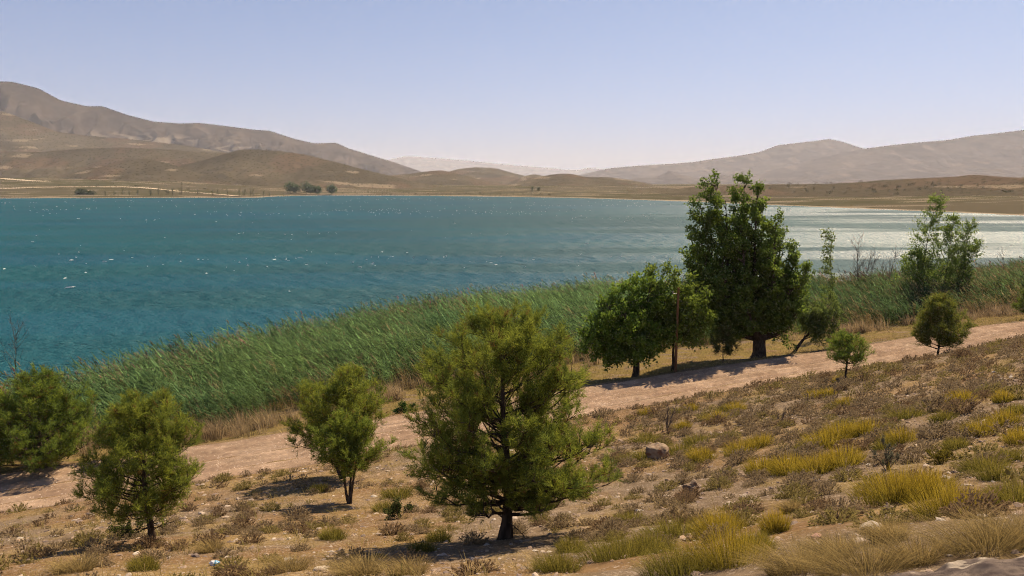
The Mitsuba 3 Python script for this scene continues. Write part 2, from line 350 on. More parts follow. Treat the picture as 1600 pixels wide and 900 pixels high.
scene['bare_mountain'] = {'type': 'twosided', 'bsdf': {'type': 'diffuse', 'reflectance': proc(bare_mountain)}}
scene['steppe_hill'] = {'type': 'twosided', 'bsdf': {'type': 'diffuse', 'reflectance': proc(steppe_hill)}}
RANGES = [
    ('mountain', 'bare_mountain', 'large bare brown mountain with folded pale strata at the left', 1500, 900, 41, dict(gully=240, amp=0.95, rows=110),
     [(-3108, 4200, 464), (-2808, 4200, 522), (-2611, 4200, 538), (-2577, 4250, 541), (-2504, 4350, 520), (-2439, 4438, 466), (-2354, 4538, 445), (-2297, 4600, 451), (-2203, 4700, 410), (-2102, 4800, 381), (-1993, 4900, 378), (-1907, 4975, 387), (-1802, 5062, 378), (-1629, 5200, 360), (-1562, 5250, 359), (-1426, 5350, 312), (-1320, 5425, 287), (-1189, 5512, 295), (-1114, 5562, 259), (-977, 5650, 215), (-815, 5750, 165), (-667, 5838, 112), (-470, 5950, 35)]),
    ('foothill', 'steppe_hill', 'pale tan foothill in front of the large bare mountain', 900, 600, 51, dict(gully=240, amp=0.25),
     [(-2220, 3000, 336), (-2012, 3000, 313), (-1874, 3000, 286), (-1806, 3040, 255), (-1718, 3090, 213), (-1617, 3144, 200), (-1506, 3200, 193), (-1339, 3280, 175), (-1207, 3340, 152), (-1022, 3420, 129), (-877, 3480, 98), (-700, 3520, 40)]),
    ('low_ridge', 'steppe_hill', 'long low reddish brown ridge above the left shore plain', 420, 500, 61, dict(gully=130, amp=0.25, step=6),
     [(-1760, 2100, 90), (-1568, 2100, 98), (-1320, 2100, 102), (-1221, 2100, 98), (-1105, 2100, 108), (-1006, 2100, 110), (-891, 2100, 106), (-776, 2100, 98), (-693, 2100, 95), (-611, 2100, 87), (-529, 2100, 69), (-431, 2100, 43), (-330, 2100, 10)]),
    ('knoll', 'steppe_hill', 'dark brown knoll rising in front of the reddish ridge', 260, 260, 71, dict(gully=90, amp=0.2, step=5, rows=60),
     [(-980, 1600, 12), (-896, 1600, 32), (-819, 1600, 48), (-781, 1600, 59), (-749, 1600, 65), (-724, 1600, 66), (-692, 1600, 61), (-661, 1600, 53), (-618, 1600, 37), (-569, 1600, 19), (-530, 1600, 8)]),
    ('rounded_hill', 'steppe_hill', 'rounded brown hill behind the clump of trees on the far shore', 380, 400, 81, dict(gully=110, amp=0.25, step=5),
     [(-830, 1750, 20), (-759, 1750, 38), (-710, 1750, 57), (-661, 1750, 68), (-619, 1750, 81), (-584, 1750, 90), (-550, 1750, 91), (-495, 1750, 87), (-440, 1750, 79), (-386, 1750, 66), (-331, 1750, 51), (-276, 1750, 38), (-207, 1750, 21), (-111, 1750, 3)]),
    ('hill', 'steppe_hill', 'low brown hill at the middle of the far shore', 500, 400, 91, dict(gully=140, amp=0.22, step=7),
     [(-520, 2400, 10), (-436, 2400, 32), (-379, 2400, 41), (-303, 2400, 47), (-255, 2400, 54), (-208, 2400, 58), (-151, 2400, 45), (-76, 2400, 26), (19, 2400, 13), (133, 2400, 1)]),
    ('hill', 'steppe_hill', 'domed brown hill standing behind the low hills of the middle', 700, 500, 101, dict(gully=200, amp=0.22, step=9),
     [(-520, 3600, 5), (-426, 3600, 28), (-312, 3600, 62), (-241, 3600, 84), (-156, 3600, 92), (-71, 3600, 87), (0, 3600, 67), (85, 3600, 47), (199, 3600, 17), (260, 3600, 4)]),
    ('hill', 'steppe_hill', 'small hilltop peeping between two hills of the middle', 500, 400, 111, dict(gully=150, amp=0.2, step=8, rows=50),
     [(-60, 3000, 5), (0, 3000, 26), (47, 3000, 47), (83, 3000, 54), (118, 3000, 47), (189, 3000, 28), (260, 3000, 5)]),
    ('hill', 'steppe_hill', 'long low tan hill right of the middle of the far shore', 600, 400, 121, dict(gully=150, amp=0.2, step=7),
     [(-83, 2100, 0), (-17, 2100, 13), (50, 2100, 31), (99, 2100, 41), (124, 2100, 44), (157, 2100, 43), (191, 2100, 35), (249, 2100, 35), (315, 2100, 26), (382, 2100, 13), (465, 2100, 2), (548, 2100, -3)]),
    ('mountain', 'bare_mountain', 'faint pinkish mountain range farthest away in the middle', 3500, 1400, 131, dict(gully=1400, amp=0.15, step=80, rows=50, rough=0.004),
     [(-4918, 24000, 391), (-4157, 24000, 616), (-3492, 24000, 765), (-3113, 24000, 840), (-2547, 24000, 802), (-2076, 24000, 765), (-1133, 24000, 691), (0, 24000, 578), (945, 24000, 504), (1514, 24000, 448), (1985, 24000, 429), (2230, 24000, 504), (2553, 24000, 466), (3216, 24000, 391), (4166, 24000, 242)]),
    ('mountain', 'bare_mountain', 'small hazy cone shaped hill right of the middle', 1000, 600, 141, dict(gully=350, amp=0.15, step=20, rows=60),
     [(774, 7000, 6), (1022, 7000, 66), (1243, 7000, 77), (1297, 7000, 104), (1368, 7000, 137), (1446, 7000, 99), (1574, 7000, 66), (1712, 7000, 88), (1794, 7000, 104), (1933, 7000, 77), (2322, 7000, 6)]),
    ('mountain', 'bare_mountain', 'hazy grey mountain with a flat peak at the right', 2200, 1500, 151, dict(gully=700, amp=0.3, step=25, rows=80),
     [(600, 9500, 76), (1048, 9500, 187), (1197, 9500, 209), (1571, 9500, 239), (1870, 9500, 254), (2131, 9500, 276), (2317, 9500, 306), (2614, 9500, 342), (2874, 9500, 387), (3095, 9500, 468), (3206, 9500, 482), (3339, 9500, 497), (3540, 9500, 519), (3688, 9500, 541), (3838, 9500, 512), (4066, 9500, 438), (4331, 9500, 372), (4859, 9500, 283), (5617, 9500, 150)]),
    ('mountain', 'bare_mountain', 'long hazy mountain ridge rising to the right edge', 2200, 1500, 161, dict(gully=600, amp=0.3, step=25, rows=80),
     [(2100, 8000, 20), (2522, 8000, 142), (3020, 8000, 272), (3424, 8000, 359), (3767, 8000, 403), (4017, 8000, 427), (4267, 8000, 446), (4515, 8000, 489), (4763, 8000, 514), (5012, 8000, 545), (5508, 8000, 594), (6263, 8000, 563), (7000, 8000, 500)]),
    ('shore_hill', 'steppe_hill', 'broad low tan hill along the right shore of the lake', 520, 400, 171, dict(gully=90, amp=0.16, step=5, base=-1.5, power=0.95),
     [(60, 1370, -4), (139, 1350, 2), (187, 1318, 7), (242, 1278, 11), (294, 1240, 14), (371, 1174, 16), (432, 1116, 17), (462, 1084, 19), (484, 1058, 22), (514, 1018, 24), (541, 980, 26), (547, 970, 28), (556, 954, 27), (564, 940, 25), (577, 914, 24), (603, 850, 24), (619, 784, 21), (640, 650, 18), (660, 500, 12)]),
]
HILLS = []
for name_, mat_, lab_, fr_, bk_, sd_, kw_, crest_ in RANGES:
    hm = ridge_range(crest_, fr_, bk_, sd_, **kw_)
    HILLS.append(hm)
    put(name_, hm, mat_, smooth=True, label=lab_, kind='structure')

# ------------------------------------------------------------------ plant building tools
WIND = np.array([-0.85, -0.1, 0.0])           # the wind blows from right to left


def unit(v):
    return v / np.maximum(np.linalg.norm(v, axis=-1, keepdims=True), 1e-9)


def tubes(lines, sides=5):
    """[(points, radii), ...] -> one mesh of tapered tubes"""
    vs, fs, n = [], [], 0
    a = np.arange(sides) * 2 * np.pi / sides
    for p, r in lines:
        p = np.asarray(p, float)
        t = unit(np.gradient(p, axis=0))
        ref = np.where(np.abs(t[:, 2:]) < 0.9, [[0, 0, 1.0]], [[1.0, 0, 0]])
        u = unit(np.cross(t, ref))
        w = np.cross(t, u)
        r = np.broadcast_to(np.asarray(r, float), (len(p),))
        vs.append((p[:, None] + r[:, None, None] * (np.cos(a)[None, :, None] * u[:, None] + np.sin(a)[None, :, None] * w[:, None])).reshape(-1, 3))
        i, j = np.meshgrid(np.arange(len(p) - 1), np.arange(sides), indexing='ij')
        q = np.stack([i * sides + j, i * sides + (j + 1) % sides, (i + 1) * sides + (j + 1) % sides, (i + 1) * sides + j], -1).reshape(-1, 4)
        fs.append(np.vstack([q[:, [0, 1, 2]], q[:, [0, 2, 3]]]) + n)
        n += len(vs[-1])
    return np.vstack(vs), np.vstack(fs)


def stamp(tris, pos, axis, scale, color, g, jitter=0.15):
    """copies of a triangle template (k, 3, 3; growing along +z) -> (mesh, vertex colours)"""
    axis = unit(np.asarray(axis, float))
    n, k = len(pos), len(tris)
    ref = unit(g.normal(size=(n, 3)))
    u = unit(np.cross(axis, ref))
    w = np.cross(axis, u)
    fr = np.stack([u, w, axis], 1) * np.broadcast_to(scale, (n,))[:, None, None]
    v = np.einsum('kcj,nji->nkci', tris, fr) + np.asarray(pos)[:, None, None, :]
    c = np.broadcast_to(np.asarray(color, float), (n, 3))[:, None, None, :] * (1 + jitter * g.normal(size=(n, k, 1, 1))).clip(0.4, 1.7)
    c = np.broadcast_to(c, (n, k, 3, 3))
    return v.reshape(-1, 3), np.arange(n * k * 3).reshape(-1, 3), c.reshape(-1, 3).clip(0.005, 0.9)


def join(parts):
    vs, fs, cs, n = [], [], [], 0
    for p in parts:
        vs.append(p[0]); fs.append(p[1] + n); n += len(p[0])
        if len(p) > 2:
            cs.append(p[2])
    return (np.vstack(vs), np.vstack(fs)) + ((np.vstack(cs),) if cs else ())


def shoot_tris(g, n=26, length=0.16, needle=0.075, width=0.0035, spread=(0.5, 0.95)):
    out = []
    for i in range(n):
        z = length * (0.1 + 0.9 * g.random())
        a, e = g.uniform(0, 6.283), g.uniform(*spread)
        d = np.array([math.cos(a) * math.sin(e), math.sin(a) * math.sin(e), math.cos(e)])
        s = unit(np.cross(d, g.normal(size=3))) * width
        b = np.array([0, 0, z])
        out.append([b - s, b + s, b + d * needle * g.uniform(0.7, 1.15)])
    return np.array(out)


def leaf_tris(g, n=5, size=0.1, along=0.22):
    """a twig's leaves: pointed, slightly folded blades of two triangles each"""
    out = []
    for i in range(n):
        b = np.array([0, 0, along * (i + g.random()) / n])
        d = unit(g.normal(size=3) + [0, 0, 0.5])
        s = unit(np.cross(d, g.normal(size=3)))
        m = np.cross(d, s)
        b = b + d * size * 0.3
        L = size * g.uniform(0.75, 1.2)
        e1, e2 = b + d * L * 0.42 + s * L * 0.42 + m * L * 0.1, b + d * L * 0.42 - s * L * 0.42 + m * L * 0.1
        out += [[b, e1, b + d * L], [b, b + d * L, e2]]
    return np.array(out)


def curve(p0, d0, length, n, g, bend=(0, 0, 0.3), wob=0.12):
    """a growing shoot: starts along d0 and bends towards BEND"""
    p, d, out = np.array(p0, float), unit(np.array(d0, float)), [np.array(p0, float)]
    for i in range(n - 1):
        d = unit(d + np.asarray(bend) / (n - 1) + g.normal(size=3) * wob / math.sqrt(n))
        p = p + d * length / (n - 1)
        out.append(p.copy())
    return np.array(out)


def along(line, t):
    """points and tangents at the fractions t of a polyline"""
    k = np.clip(t * (len(line) - 1), 0, len(line) - 1.001)
    i = k.astype(int)
    f = (k - i)[:, None]
    return line[i] * (1 - f) + line[i + 1] * f, unit(line[i + 1] - line[i])


VC = {'type': 'mesh_attribute', 'name': 'vertex_color'}
scene['pine_needles'] = {'type': 'principledthin', 'base_color': VC, 'roughness': 0.5, 'spec_trans': 0.0, 'diff_trans': 0.8, 'eta': 1.35}
scene['green_leaves'] = {'type': 'principledthin', 'base_color': VC, 'roughness': 0.36, 'spec_trans': 0.0, 'diff_trans': 1.05, 'eta': 1.45}
scene['reed_leaves'] = {'type': 'principledthin', 'base_color': VC, 'roughness': 0.45, 'spec_trans': 0.0, 'diff_trans': 0.9, 'eta': 1.4}
scene['dry_blades'] = {'type': 'principledthin', 'base_color': VC, 'roughness': 0.5, 'spec_trans': 0.0, 'diff_trans': 0.7, 'eta': 1.35}


def bark_fn(p, n, uv):
    a = fbm(p.x * 14, p.y * 14, p.z * 3.5, 3)
    return mix((0.04, 0.03, 0.023), (0.10, 0.073, 0.055), smoothstep(0.3, 0.7, a))


def pole_fn(p, n, uv):
    a = fbm(p.x * 30, p.y * 30, p.z * 1.2, 3)
    return mix((0.13, 0.068, 0.032), (0.22, 0.125, 0.065), smoothstep(0.3, 0.7, a))


def rock_fn(p, n, uv):
    a = fbm(p.x * 3, p.y * 3, p.z * 3, 4)
    b = fbm(p.x * 14, p.y * 14, p.z * 14, 2)
    c = mix((0.15, 0.11, 0.08), (0.29, 0.22, 0.155), smoothstep(0.35, 0.65, a))
    c = mix(c, (0.16, 0.08, 0.045), smoothstep(0.52, 0.66, fbm(p.x * 5 + 3, p.y * 5, p.z * 5, 3)) * 0.8)
    return c * (0.8 + 0.4 * b)


scene['bark'] = {'type': 'twosided', 'bsdf': {'type': 'diffuse', 'reflectance': proc(bark_fn)}}
scene['pole_wood'] = {'type': 'twosided', 'bsdf': {'type': 'diffuse', 'reflectance': proc(pole_fn)}}
scene['rock'] = {'type': 'twosided', 'bsdf': {'type': 'diffuse', 'reflectance': proc(rock_fn)}}
scene['grey_twigs'] = {'type': 'twosided', 'bsdf': {'type': 'diffuse', 'reflectance': rgb(0.16, 0.125, 0.10)}}
scene['flakes'] = {'type': 'twosided', 'bsdf': {'type': 'diffuse', 'reflectance': VC}}


# ------------------------------------------------------------------ pines
def pine(label, x, y, tall, half, prof, seed, branches=50, subs=9, shoots=9, size=1.0, lean=(0, 0), r0=0.1, tint=(0.115, 0.15, 0.032), bare=6, key='pine_tree', low=0.12, parts=True,
         stems=None, group=None):
    """an Aleppo-like pine: trunk, limbs (each with its twigs), crown of needle tufts; prof is a list of (height fraction, radius fraction)"""
    g = rng_(seed)
    z0 = float(height(np.array([x]), np.array([y]))[0]) - 0.08
    base = np.array([x, y, z0])
    n = 0
    root = key
    while root in labels:
        n += 1
        root = f'{key}_{n:03d}'
    tag(root, label, 'tree', group)
    hs, fr = np.array(prof).T
    axes = []
    for sx, sy, fh in (stems or [(lean[0], lean[1], 1.0)]):
        zz = np.linspace(0, 1, 12)
        ax = base + np.stack([sx * zz ** (0.75 if stems else 1.3) + 0.012 * tall * np.sin(zz * 7 + seed), sy * zz ** 1.3 + 0.012 * tall * np.cos(zz * 6 + seed), zz * tall * fh], 1)
        rr = r0 * (1 - 0.92 * zz) * (1 + 0.5 * np.exp(-zz * 26))
        axes.append((ax, rr))
    for ax, rr in axes:
        put(root + '__trunk', tubes([(ax, rr)], 9), 'bark', smooth=True)
    pos, dirs, cols = [], [], []
    # heights of the limb tips: as many as the crown is wide there
    hh = np.linspace(hs[0], 1.0, 200)
    cdf = np.cumsum(np.interp(hh, hs, fr) ** 1.3 + 0.2 + 0.5 * sstep(0.85, 1.0, hh))
    tips = np.interp((np.arange(branches) + g.random(branches)) / branches, np.concatenate([[0], cdf / cdf[-1]]), np.concatenate([[hs[0]], hh]))
    for b in range(branches + bare):
        ax, rr = axes[int(g.integers(len(axes)))]
        dead = b >= branches
        if dead:
            ht, az = g.uniform(low * 0.5, low + 0.14), g.uniform(0, 6.28)
            i = int(ht * 11)
            p0 = ax[i] + (ax[i + 1] - ax[i]) * (ht * 11 - i)
            L = half * g.uniform(0.4, 0.8)
            ln = curve(p0, [math.cos(az), math.sin(az), g.uniform(-0.1, 0.35)], L, 7, g, (0, 0, -0.05), 0.3)
            br = r0 * 0.16
        else:
            ht = tips[b]
            az = b * 2.39996 + g.normal(0, 0.3)
            R = half * np.interp(ht, hs, fr) * (g.uniform(0.72, 1.06) if g.random() < 0.72 else g.uniform(0.3, 0.7))
            ht_ = ht * tall
            att = np.clip(ht_ - R * (0.10 + 0.62 * ht) - 0.02 * tall, low * tall, 0.95 * tall) / tall
            k = min(att, 0.97) * 11
            i = int(min(k, 10))
            p0 = ax[i] + (ax[i + 1] - ax[i]) * (k - i)
            kc = min(ht, 1.0) * 11
            ic = int(min(kc, 10))
            cen = ax[ic] + (ax[ic + 1] - ax[ic]) * (kc - ic)
            tip = np.array([cen[0] + math.cos(az) * R, cen[1] + math.sin(az) * R, base[2] + ht_ * (ax[-1, 2] - base[2]) / tall])
            ctl = p0 + (tip - p0) * [0.6, 0.6, 0.34] + g.normal(0, 0.05 * R, 3)
            tt = np.linspace(0, 1, 7)[:, None]
            ln = (1 - tt) ** 2 * p0 + 2 * tt * (1 - tt) * ctl + tt ** 2 * tip
            ln[1:-1] += g.normal(0, 0.018 * R, (5, 3))
            L = np.linalg.norm(tip - p0)
            br = max(0.006, np.interp(k, np.arange(12), rr) * 0.40 * min(1, L / half + 0.3))
        lines = [(ln, np.linspace(br, 0.004, 7))]
        for s in range(subs if not dead else 6):
            t = np.array([g.uniform(0.35, 1.0) if s else 1.0])
            q, tg = along(ln, t)
            sd = unit(tg[0] * 0.8 + 0.95 * unit(np.cross(tg[0], g.normal(size=3))) + [0, 0, 0.2])
            sl = half * g.uniform(0.12, 0.30) * (1.2 - 0.5 * t[0]) + 0.04
            sub = curve(q[0], sd, sl, 4, g, (0, 0, 0.6) if not dead else (0, 0, -0.2), 0.25)
            lines.append((sub, np.linspace(max(br * 0.35, 0.004), 0.0025, 4)))
            if dead:
                continue
            m = shoots
            q, tg = along(sub, g.uniform(0.25, 1.02, m).clip(0, 1))
            pos.append(q + g.normal(0, 0.02 * size, (m, 3)))
            dirs.append(tg * 0.6 + [0, 0, 0.55] + 0.5 * g.normal(size=(m, 3)) + WIND * 0.12)
            cols.append(np.tile(g.normal(0, 0.16), m))
        put(root + '__branch', tubes(lines, 4), 'bark')
    # tufts up the leader
    for ax, rr in axes:
        q, tg = along(ax, g.uniform(0.7, 1.0, 110))
        pos.append(q); dirs.append(tg * 0.5 + 0.8 * g.normal(size=(110, 3)) + [0, 0, 0.4]); cols.append(np.zeros(110))
    pos, dirs, cols = np.vstack(pos), np.vstack(dirs), np.concatenate(cols)
    yel = g.normal(0, 0.16, len(pos)) + cols
    base_c = np.array(tint) * (1 + yel[:, None] * np.array([0.9, 0.7, 0.2])).clip(0.5, 1.6)
    brown = g.random(len(pos)) < 0.05
    base_c[brown] = (0.19, 0.12, 0.04)
    nd = 18 if y < 20 else 12
    groups, out = g.integers(0, 4, len(pos)), []
    for k in range(4):
        m = groups == k
        out.append(stamp(shoot_tris(g, nd, 0.18 * size, 0.10 * size, 0.0042 * size * math.sqrt(24 / nd)), pos[m], dirs[m], g.uniform(0.75, 1.25, m.sum()), base_c[m], g))
    v, f, c = join(out)
    put(root + '__crown', (v, f), 'pine_needles', color=c)
    return root


P_MAIN = [(0.19, 0.45), (0.25, 0.85), (0.32, 1.0), (0.48, 1.0), (0.65, 0.92), (0.8, 0.78), (0.91, 0.58), (1.0, 0.24)]
P_BUSH = [(0.08, 0.35), (0.2, 0.85), (0.38, 1.0), (0.6, 0.95), (0.8, 0.72), (0.92, 0.45), (1.0, 0.15)]
P_UP = [(0.28, 0.3), (0.38, 0.75), (0.5, 1.0), (0.7, 0.95), (0.85, 0.7), (1.0, 0.2)]
P_RAISED = [(0.27, 0.4), (0.33, 0.85), (0.42, 1.0), (0.6, 0.97), (0.78, 0.8), (0.9, 0.55), (1.0, 0.25)]
P_STEMS = [(0.38, 0.35), (0.48, 0.8), (0.6, 1.0), (0.78, 0.95), (0.9, 0.7), (1.0, 0.3)]
NEEDLE = (0.235, 0.275, 0.048)
pine('largest pine, dark trunked and broad, alone on the slope in front', -0.13, 14.97, 4.36, 1.86, P_MAIN, 201, branches=112, subs=9, shoots=11, r0=0.115, tint=NEEDLE)
pine('small round pine at the lower left with a long shadow', -8.24, 17.41, 3.25, 1.28, P_RAISED, 202, branches=60, subs=8, shoots=11, r0=0.08, low=0.2, tint=NEEDLE, bare=12)
pine('dense bushy pine beyond the road at the left edge', -23.4, 38.6, 4.5, 2.7, P_BUSH, 203, branches=70, subs=11, shoots=9, size=1.8, r0=0.15, bare=2, low=0.08, tint=(0.175, 0.235, 0.042))
pine('bushy pine merging with the left edge of the photo beyond the road', -26.6, 39.6, 4.0, 2.2, P_BUSH, 211, branches=44, subs=9, shoots=8, size=1.8, r0=0.12, bare=2, low=0.08, tint=(0.175, 0.23, 0.042))
pine('low pine shrub between the bushy left pine and the small round pine', -19.6, 40.0, 2.6, 1.6, P_BUSH, 212, branches=34, subs=8, shoots=8, size=1.6, r0=0.07, bare=1, low=0.05, tint=(0.18, 0.24, 0.044))
pine('leaning pine with a bare curved lower limb beside the road', -6.7, 30.7, 4.5, 1.75, P_UP, 204, branches=64, subs=11, shoots=9, size=1.4, r0=0.08, stems=[(-0.9, 0.2, 0.85), (0.1, -0.2, 1.0), (0.3, 0.5, 0.9)], low=0.2, tint=NEEDLE)
pine('slender several stemmed pine in front of the leaning pine', -5.29, 25.24, 3.2, 1.0, P_STEMS, 205, branches=48, subs=9, shoots=8, size=1.2, r0=0.05, stems=[(-0.45, 0.1, 0.9), (0.3, 0.0, 1.0), (0.0, 0.4, 0.85)], low=0.36, tint=(0.21, 0.26, 0.045))
pine('small umbrella shaped pine on the near road edge before the tallest tree', 17.5, 41.2, 2.55, 1.05, [(0.42, 0.3), (0.5, 0.9), (0.65, 1.0), (0.8, 0.9), (0.92, 0.65), (1.0, 0.3)], 206, branches=34, subs=8, shoots=7, size=1.2, r0=0.07, low=0.42, bare=16, tint=(0.19, 0.26, 0.045))
pine('pine on the near road edge in front of the right poplars', 30.4, 56.3, 4.4, 1.9, P_RAISED, 207, branches=56, subs=10, shoots=8, size=2.0, r0=0.09, low=0.14, tint=(0.19, 0.215, 0.045))
pine('pine cut by the right edge of the photo beyond the road', 50.6, 76.4, 3.4, 1.9, P_BUSH, 208, branches=34, subs=8, shoots=8, size=2.2, r0=0.09, tint=(0.13, 0.175, 0.036))
pine('young thin pine in the shade between wooden pole and tallest tree', 16.3, 60.9, 2.7, 1.2, P_UP, 209, branches=26, subs=7, shoots=6, size=1.6, r0=0.05, low=0.35, tint=(0.11, 0.13, 0.036))


# ------------------------------------------------------------------ broadleaved trees
def broadleaf(label, x, y, leaders, seed, r0=0.3, side=1.6, per=26, twigs=6, leaves=3, size=0.13, tint=(0.06, 0.10, 0.022), wind=0.5, key='poplar_tree', cat='tree', group=None, up=0.55,
              start=0.18, droop=0.0, taper=0.6, trunk_top=None, spread=0.35):
    """leaders: tips (dx, dy, dz) of the main limbs from the foot; side branches with leafy twigs all along them"""
    g = rng_(seed)
    z0 = float(height(np.array([x]), np.array([y]))[0]) - 0.1
    base = np.array([x, y, z0])
    n, root = 0, key
    while root in labels:
        n += 1
        root = f'{key}_{n:03d}'
    tag(root, label, cat, group)
    fork = np.array(trunk_top if trunk_top is not None else [0, 0, 1.6])
    tk = np.array([base, base + fork * 0.35 + [0.04, 0, 0], base + fork * 0.7, base + fork])
    put(root + '__trunk', tubes([(np.vstack([tk[:1], tk[:1] + (tk[1] - tk[0]) * 0.3, tk[1:]]), np.array([1.35, 1.08, 0.95, 0.9, 0.85]) * r0)], 10), 'bark', smooth=True)
    pos, dirs, tone = [], [], []
    for L in leaders:
        tip = base + np.array(L, float)
        p0 = base + fork * 0.97
        ln = np.linalg.norm(tip - p0)
        tt = np.linspace(0, 1, 14)[:, None]
        mid = p0 + (tip - p0) * [spread, spread, 0.45] + g.normal(0, 0.15, 3)
        line = (1 - tt) ** 2 * p0 + 2 * tt * (1 - tt) * mid + tt ** 2 * tip
        lr = r0 * 0.5 * min(1.0, ln / 6 + 0.25)
        parts = [(line, np.linspace(lr, 0.012, 14))]
        for b in range(per):
            t = start + (1 - start) * (b + g.random()) / per
            q, tg = along(line, np.array([t]))
            out_ = unit(np.cross(tg[0], g.normal(size=3)))
            d = unit(out_ * 0.9 + [0, 0, up] + WIND * 0.2 * wind)
            sl = side * (1.1 - taper * t) * g.uniform(0.6, 1.15)
            sb = curve(q[0], d, sl, 6, g, np.array([0, 0, 0.25 - droop]) + WIND * wind * (0.5 + 0.6 * t), 0.2)
            parts.append((sb, np.linspace(lr * 0.22, 0.006, 6)))
            for w in range(twigs):
                a = np.array([g.uniform(0.2, 1.0)])
                q2, tg2 = along(sb, a)
                td = unit(tg2[0] + 0.8 * unit(g.normal(size=3)) + [0, 0, 0.1 - droop])
                tw = curve(q2[0], td, g.uniform(0.25, 0.5) * (0.4 + 0.35 * side), 4, g, WIND * wind * 0.8 + [0, 0, -droop], 0.15)
                q3, tg3 = along(tw, np.linspace(0.15, 1, leaves))
                pos.append(q3); dirs.append(tg3 + 0.3 * g.normal(size=tg3.shape)); tone.append(np.full(leaves, g.normal(0, 0.12)))
        put(root + '__branch', tubes(parts, 5), 'bark')
    pos, dirs, tone = np.vstack(pos), np.vstack(dirs), np.concatenate(tone)
    c = np.array(tint) * (1 + (tone + g.normal(0, 0.12, len(tone)))[:, None] * np.array([1.0, 0.7, 0.3])).clip(0.5, 1.7)
    grp, out = g.integers(0, 5, len(pos)), []
    for k in range(5):
        m = grp == k
        out.append(stamp(leaf_tris(g, 5, size, size * 2.2), pos[m], dirs[m], g.uniform(0.8, 1.2, m.sum()), c[m], g, 0.12))
    v, f, c = join(out)
    put(root + '__crown', (v, f), 'green_leaves', color=c)
    return root


broadleaf('tallest tree, a huge dark windswept twin topped poplar with a stout trunk', 19.9, 63.6,
          [(-3.9, 0.2, 14.1), (-3.2, -0.5, 12.6), (-1.5, 0.6, 14.2), (-0.8, -0.6, 13.2), (0.0, 0.5, 12.2), (0.8, -0.4, 11.0), (1.6, 0.8, 9.8), (2.5, 0.0, 8.4), (3.1, -0.6, 6.9), (3.4, 0.4, 5.3),
           (-4.9, 0.4, 12.0), (-5.1, -0.3, 10.2), (-5.2, 0.7, 8.2), (-5.0, -0.2, 6.2), (-4.6, 0.2, 4.4), (-2.2, -1.7, 10.6), (-1.8, 1.7, 10.6), (-3.6, -1.6, 7.8), (0.4, -1.7, 8.6), (1.8, -1.5, 5.8),
           (-1.8, -2.0, 5.2), (-3.4, -1.0, 3.2), (2.3, -1.0, 3.6), (-0.9, 0.2, 11.8)], 301, r0=0.55, side=1.75, per=27, twigs=7, leaves=4, size=0.18, tint=(0.15, 0.215, 0.04), wind=0.9, spread=0.9, up=0.7,
          taper=0.55, start=0.12)
broadleaf('round green mulberry like tree with one dark trunk beside the road', 9.0, 57.4,
          [(-3.2, 0, 3.9), (-2.3, -0.8, 5.6), (-0.6, 0.3, 7.0), (1.0, -0.3, 7.2), (2.1, 0.2, 5.8), (1.9, -0.8, 4.2), (-1.2, -2.2, 5.2), (0.4, 2.2, 5.6), (-3.5, -0.4, 2.7), (0.5, -2.4, 3.8), (-1.8, 1.8, 3.4)], 302,
          r0=0.26, side=1.9, per=27, twigs=7, leaves=4, size=0.19, tint=(0.155, 0.235, 0.036), wind=0.35, key='round_tree', up=0.25, droop=0.15, trunk_top=[0.1, 0, 1.7])
broadleaf('lighter green tree with a thin hidden trunk right behind the wooden pole', 11.7, 57.4,
          [(-1.2, 0.3, 7.7), (0.6, -0.2, 7.3), (1.7, 0.2, 6.2), (2.4, -0.3, 4.9), (1.6, 0.6, 3.6), (0.3, -0.8, 5.4), (-1.6, 0.5, 5.6)], 303,
          r0=0.1, side=1.5, per=22, twigs=6, leaves=3, size=0.18, tint=(0.165, 0.225, 0.038), wind=0.4, key='round_tree', up=0.3, droop=0.1, trunk_top=[0.05, 0, 2.2])
PR = 'poplars on the reed edge at the right'
broadleaf('tall slim poplar with an open feathery top at the right', 47.9, 94.2, [(1.6, 0, 13.5), (-0.2, 0.2, 7.0)], 304, r0=0.16, side=3.5, per=64, twigs=6, leaves=3, size=0.16, tint=(0.18, 0.25, 0.055), wind=0.1, up=0.55,
          taper=0.95, start=0.06, trunk_top=[0.1, 0, 1.6], group=PR)
broadleaf('shorter poplar of the pair at the right, just right of the tallest slim one', 51.4, 95.5, [(0.9, 0, 10.9)], 305, r0=0.13, side=2.7, per=58, twigs=6, leaves=3, size=0.16, tint=(0.185, 0.255, 0.05), wind=0.15, up=0.8, taper=0.9,
          start=0.08, trunk_top=[0.1, 0, 1.4], group=PR)
broadleaf('rightmost poplar of the right group, with two pointed tops', 53.6, 96.5, [(1.4, 0, 10.2), (2.6, 0.2, 7.8)], 306, r0=0.13, side=2.5, per=46, twigs=6, leaves=3, size=0.16, tint=(0.18, 0.245, 0.055), wind=0.2, up=0.85, taper=0.88,
          start=0.08, trunk_top=[0.1, 0, 1.4], group=PR)
broadleaf('thin windswept poplar sapling right of the tallest tree', 30.4, 75.0, [(-0.8, 0, 9.9)], 307, r0=0.06, side=1.15, per=34, twigs=4, leaves=2, size=0.17, tint=(0.15, 0.20, 0.045), wind=0.9, up=0.9, taper=0.7, start=0.12, trunk_top=[0.1, 0, 1.2])
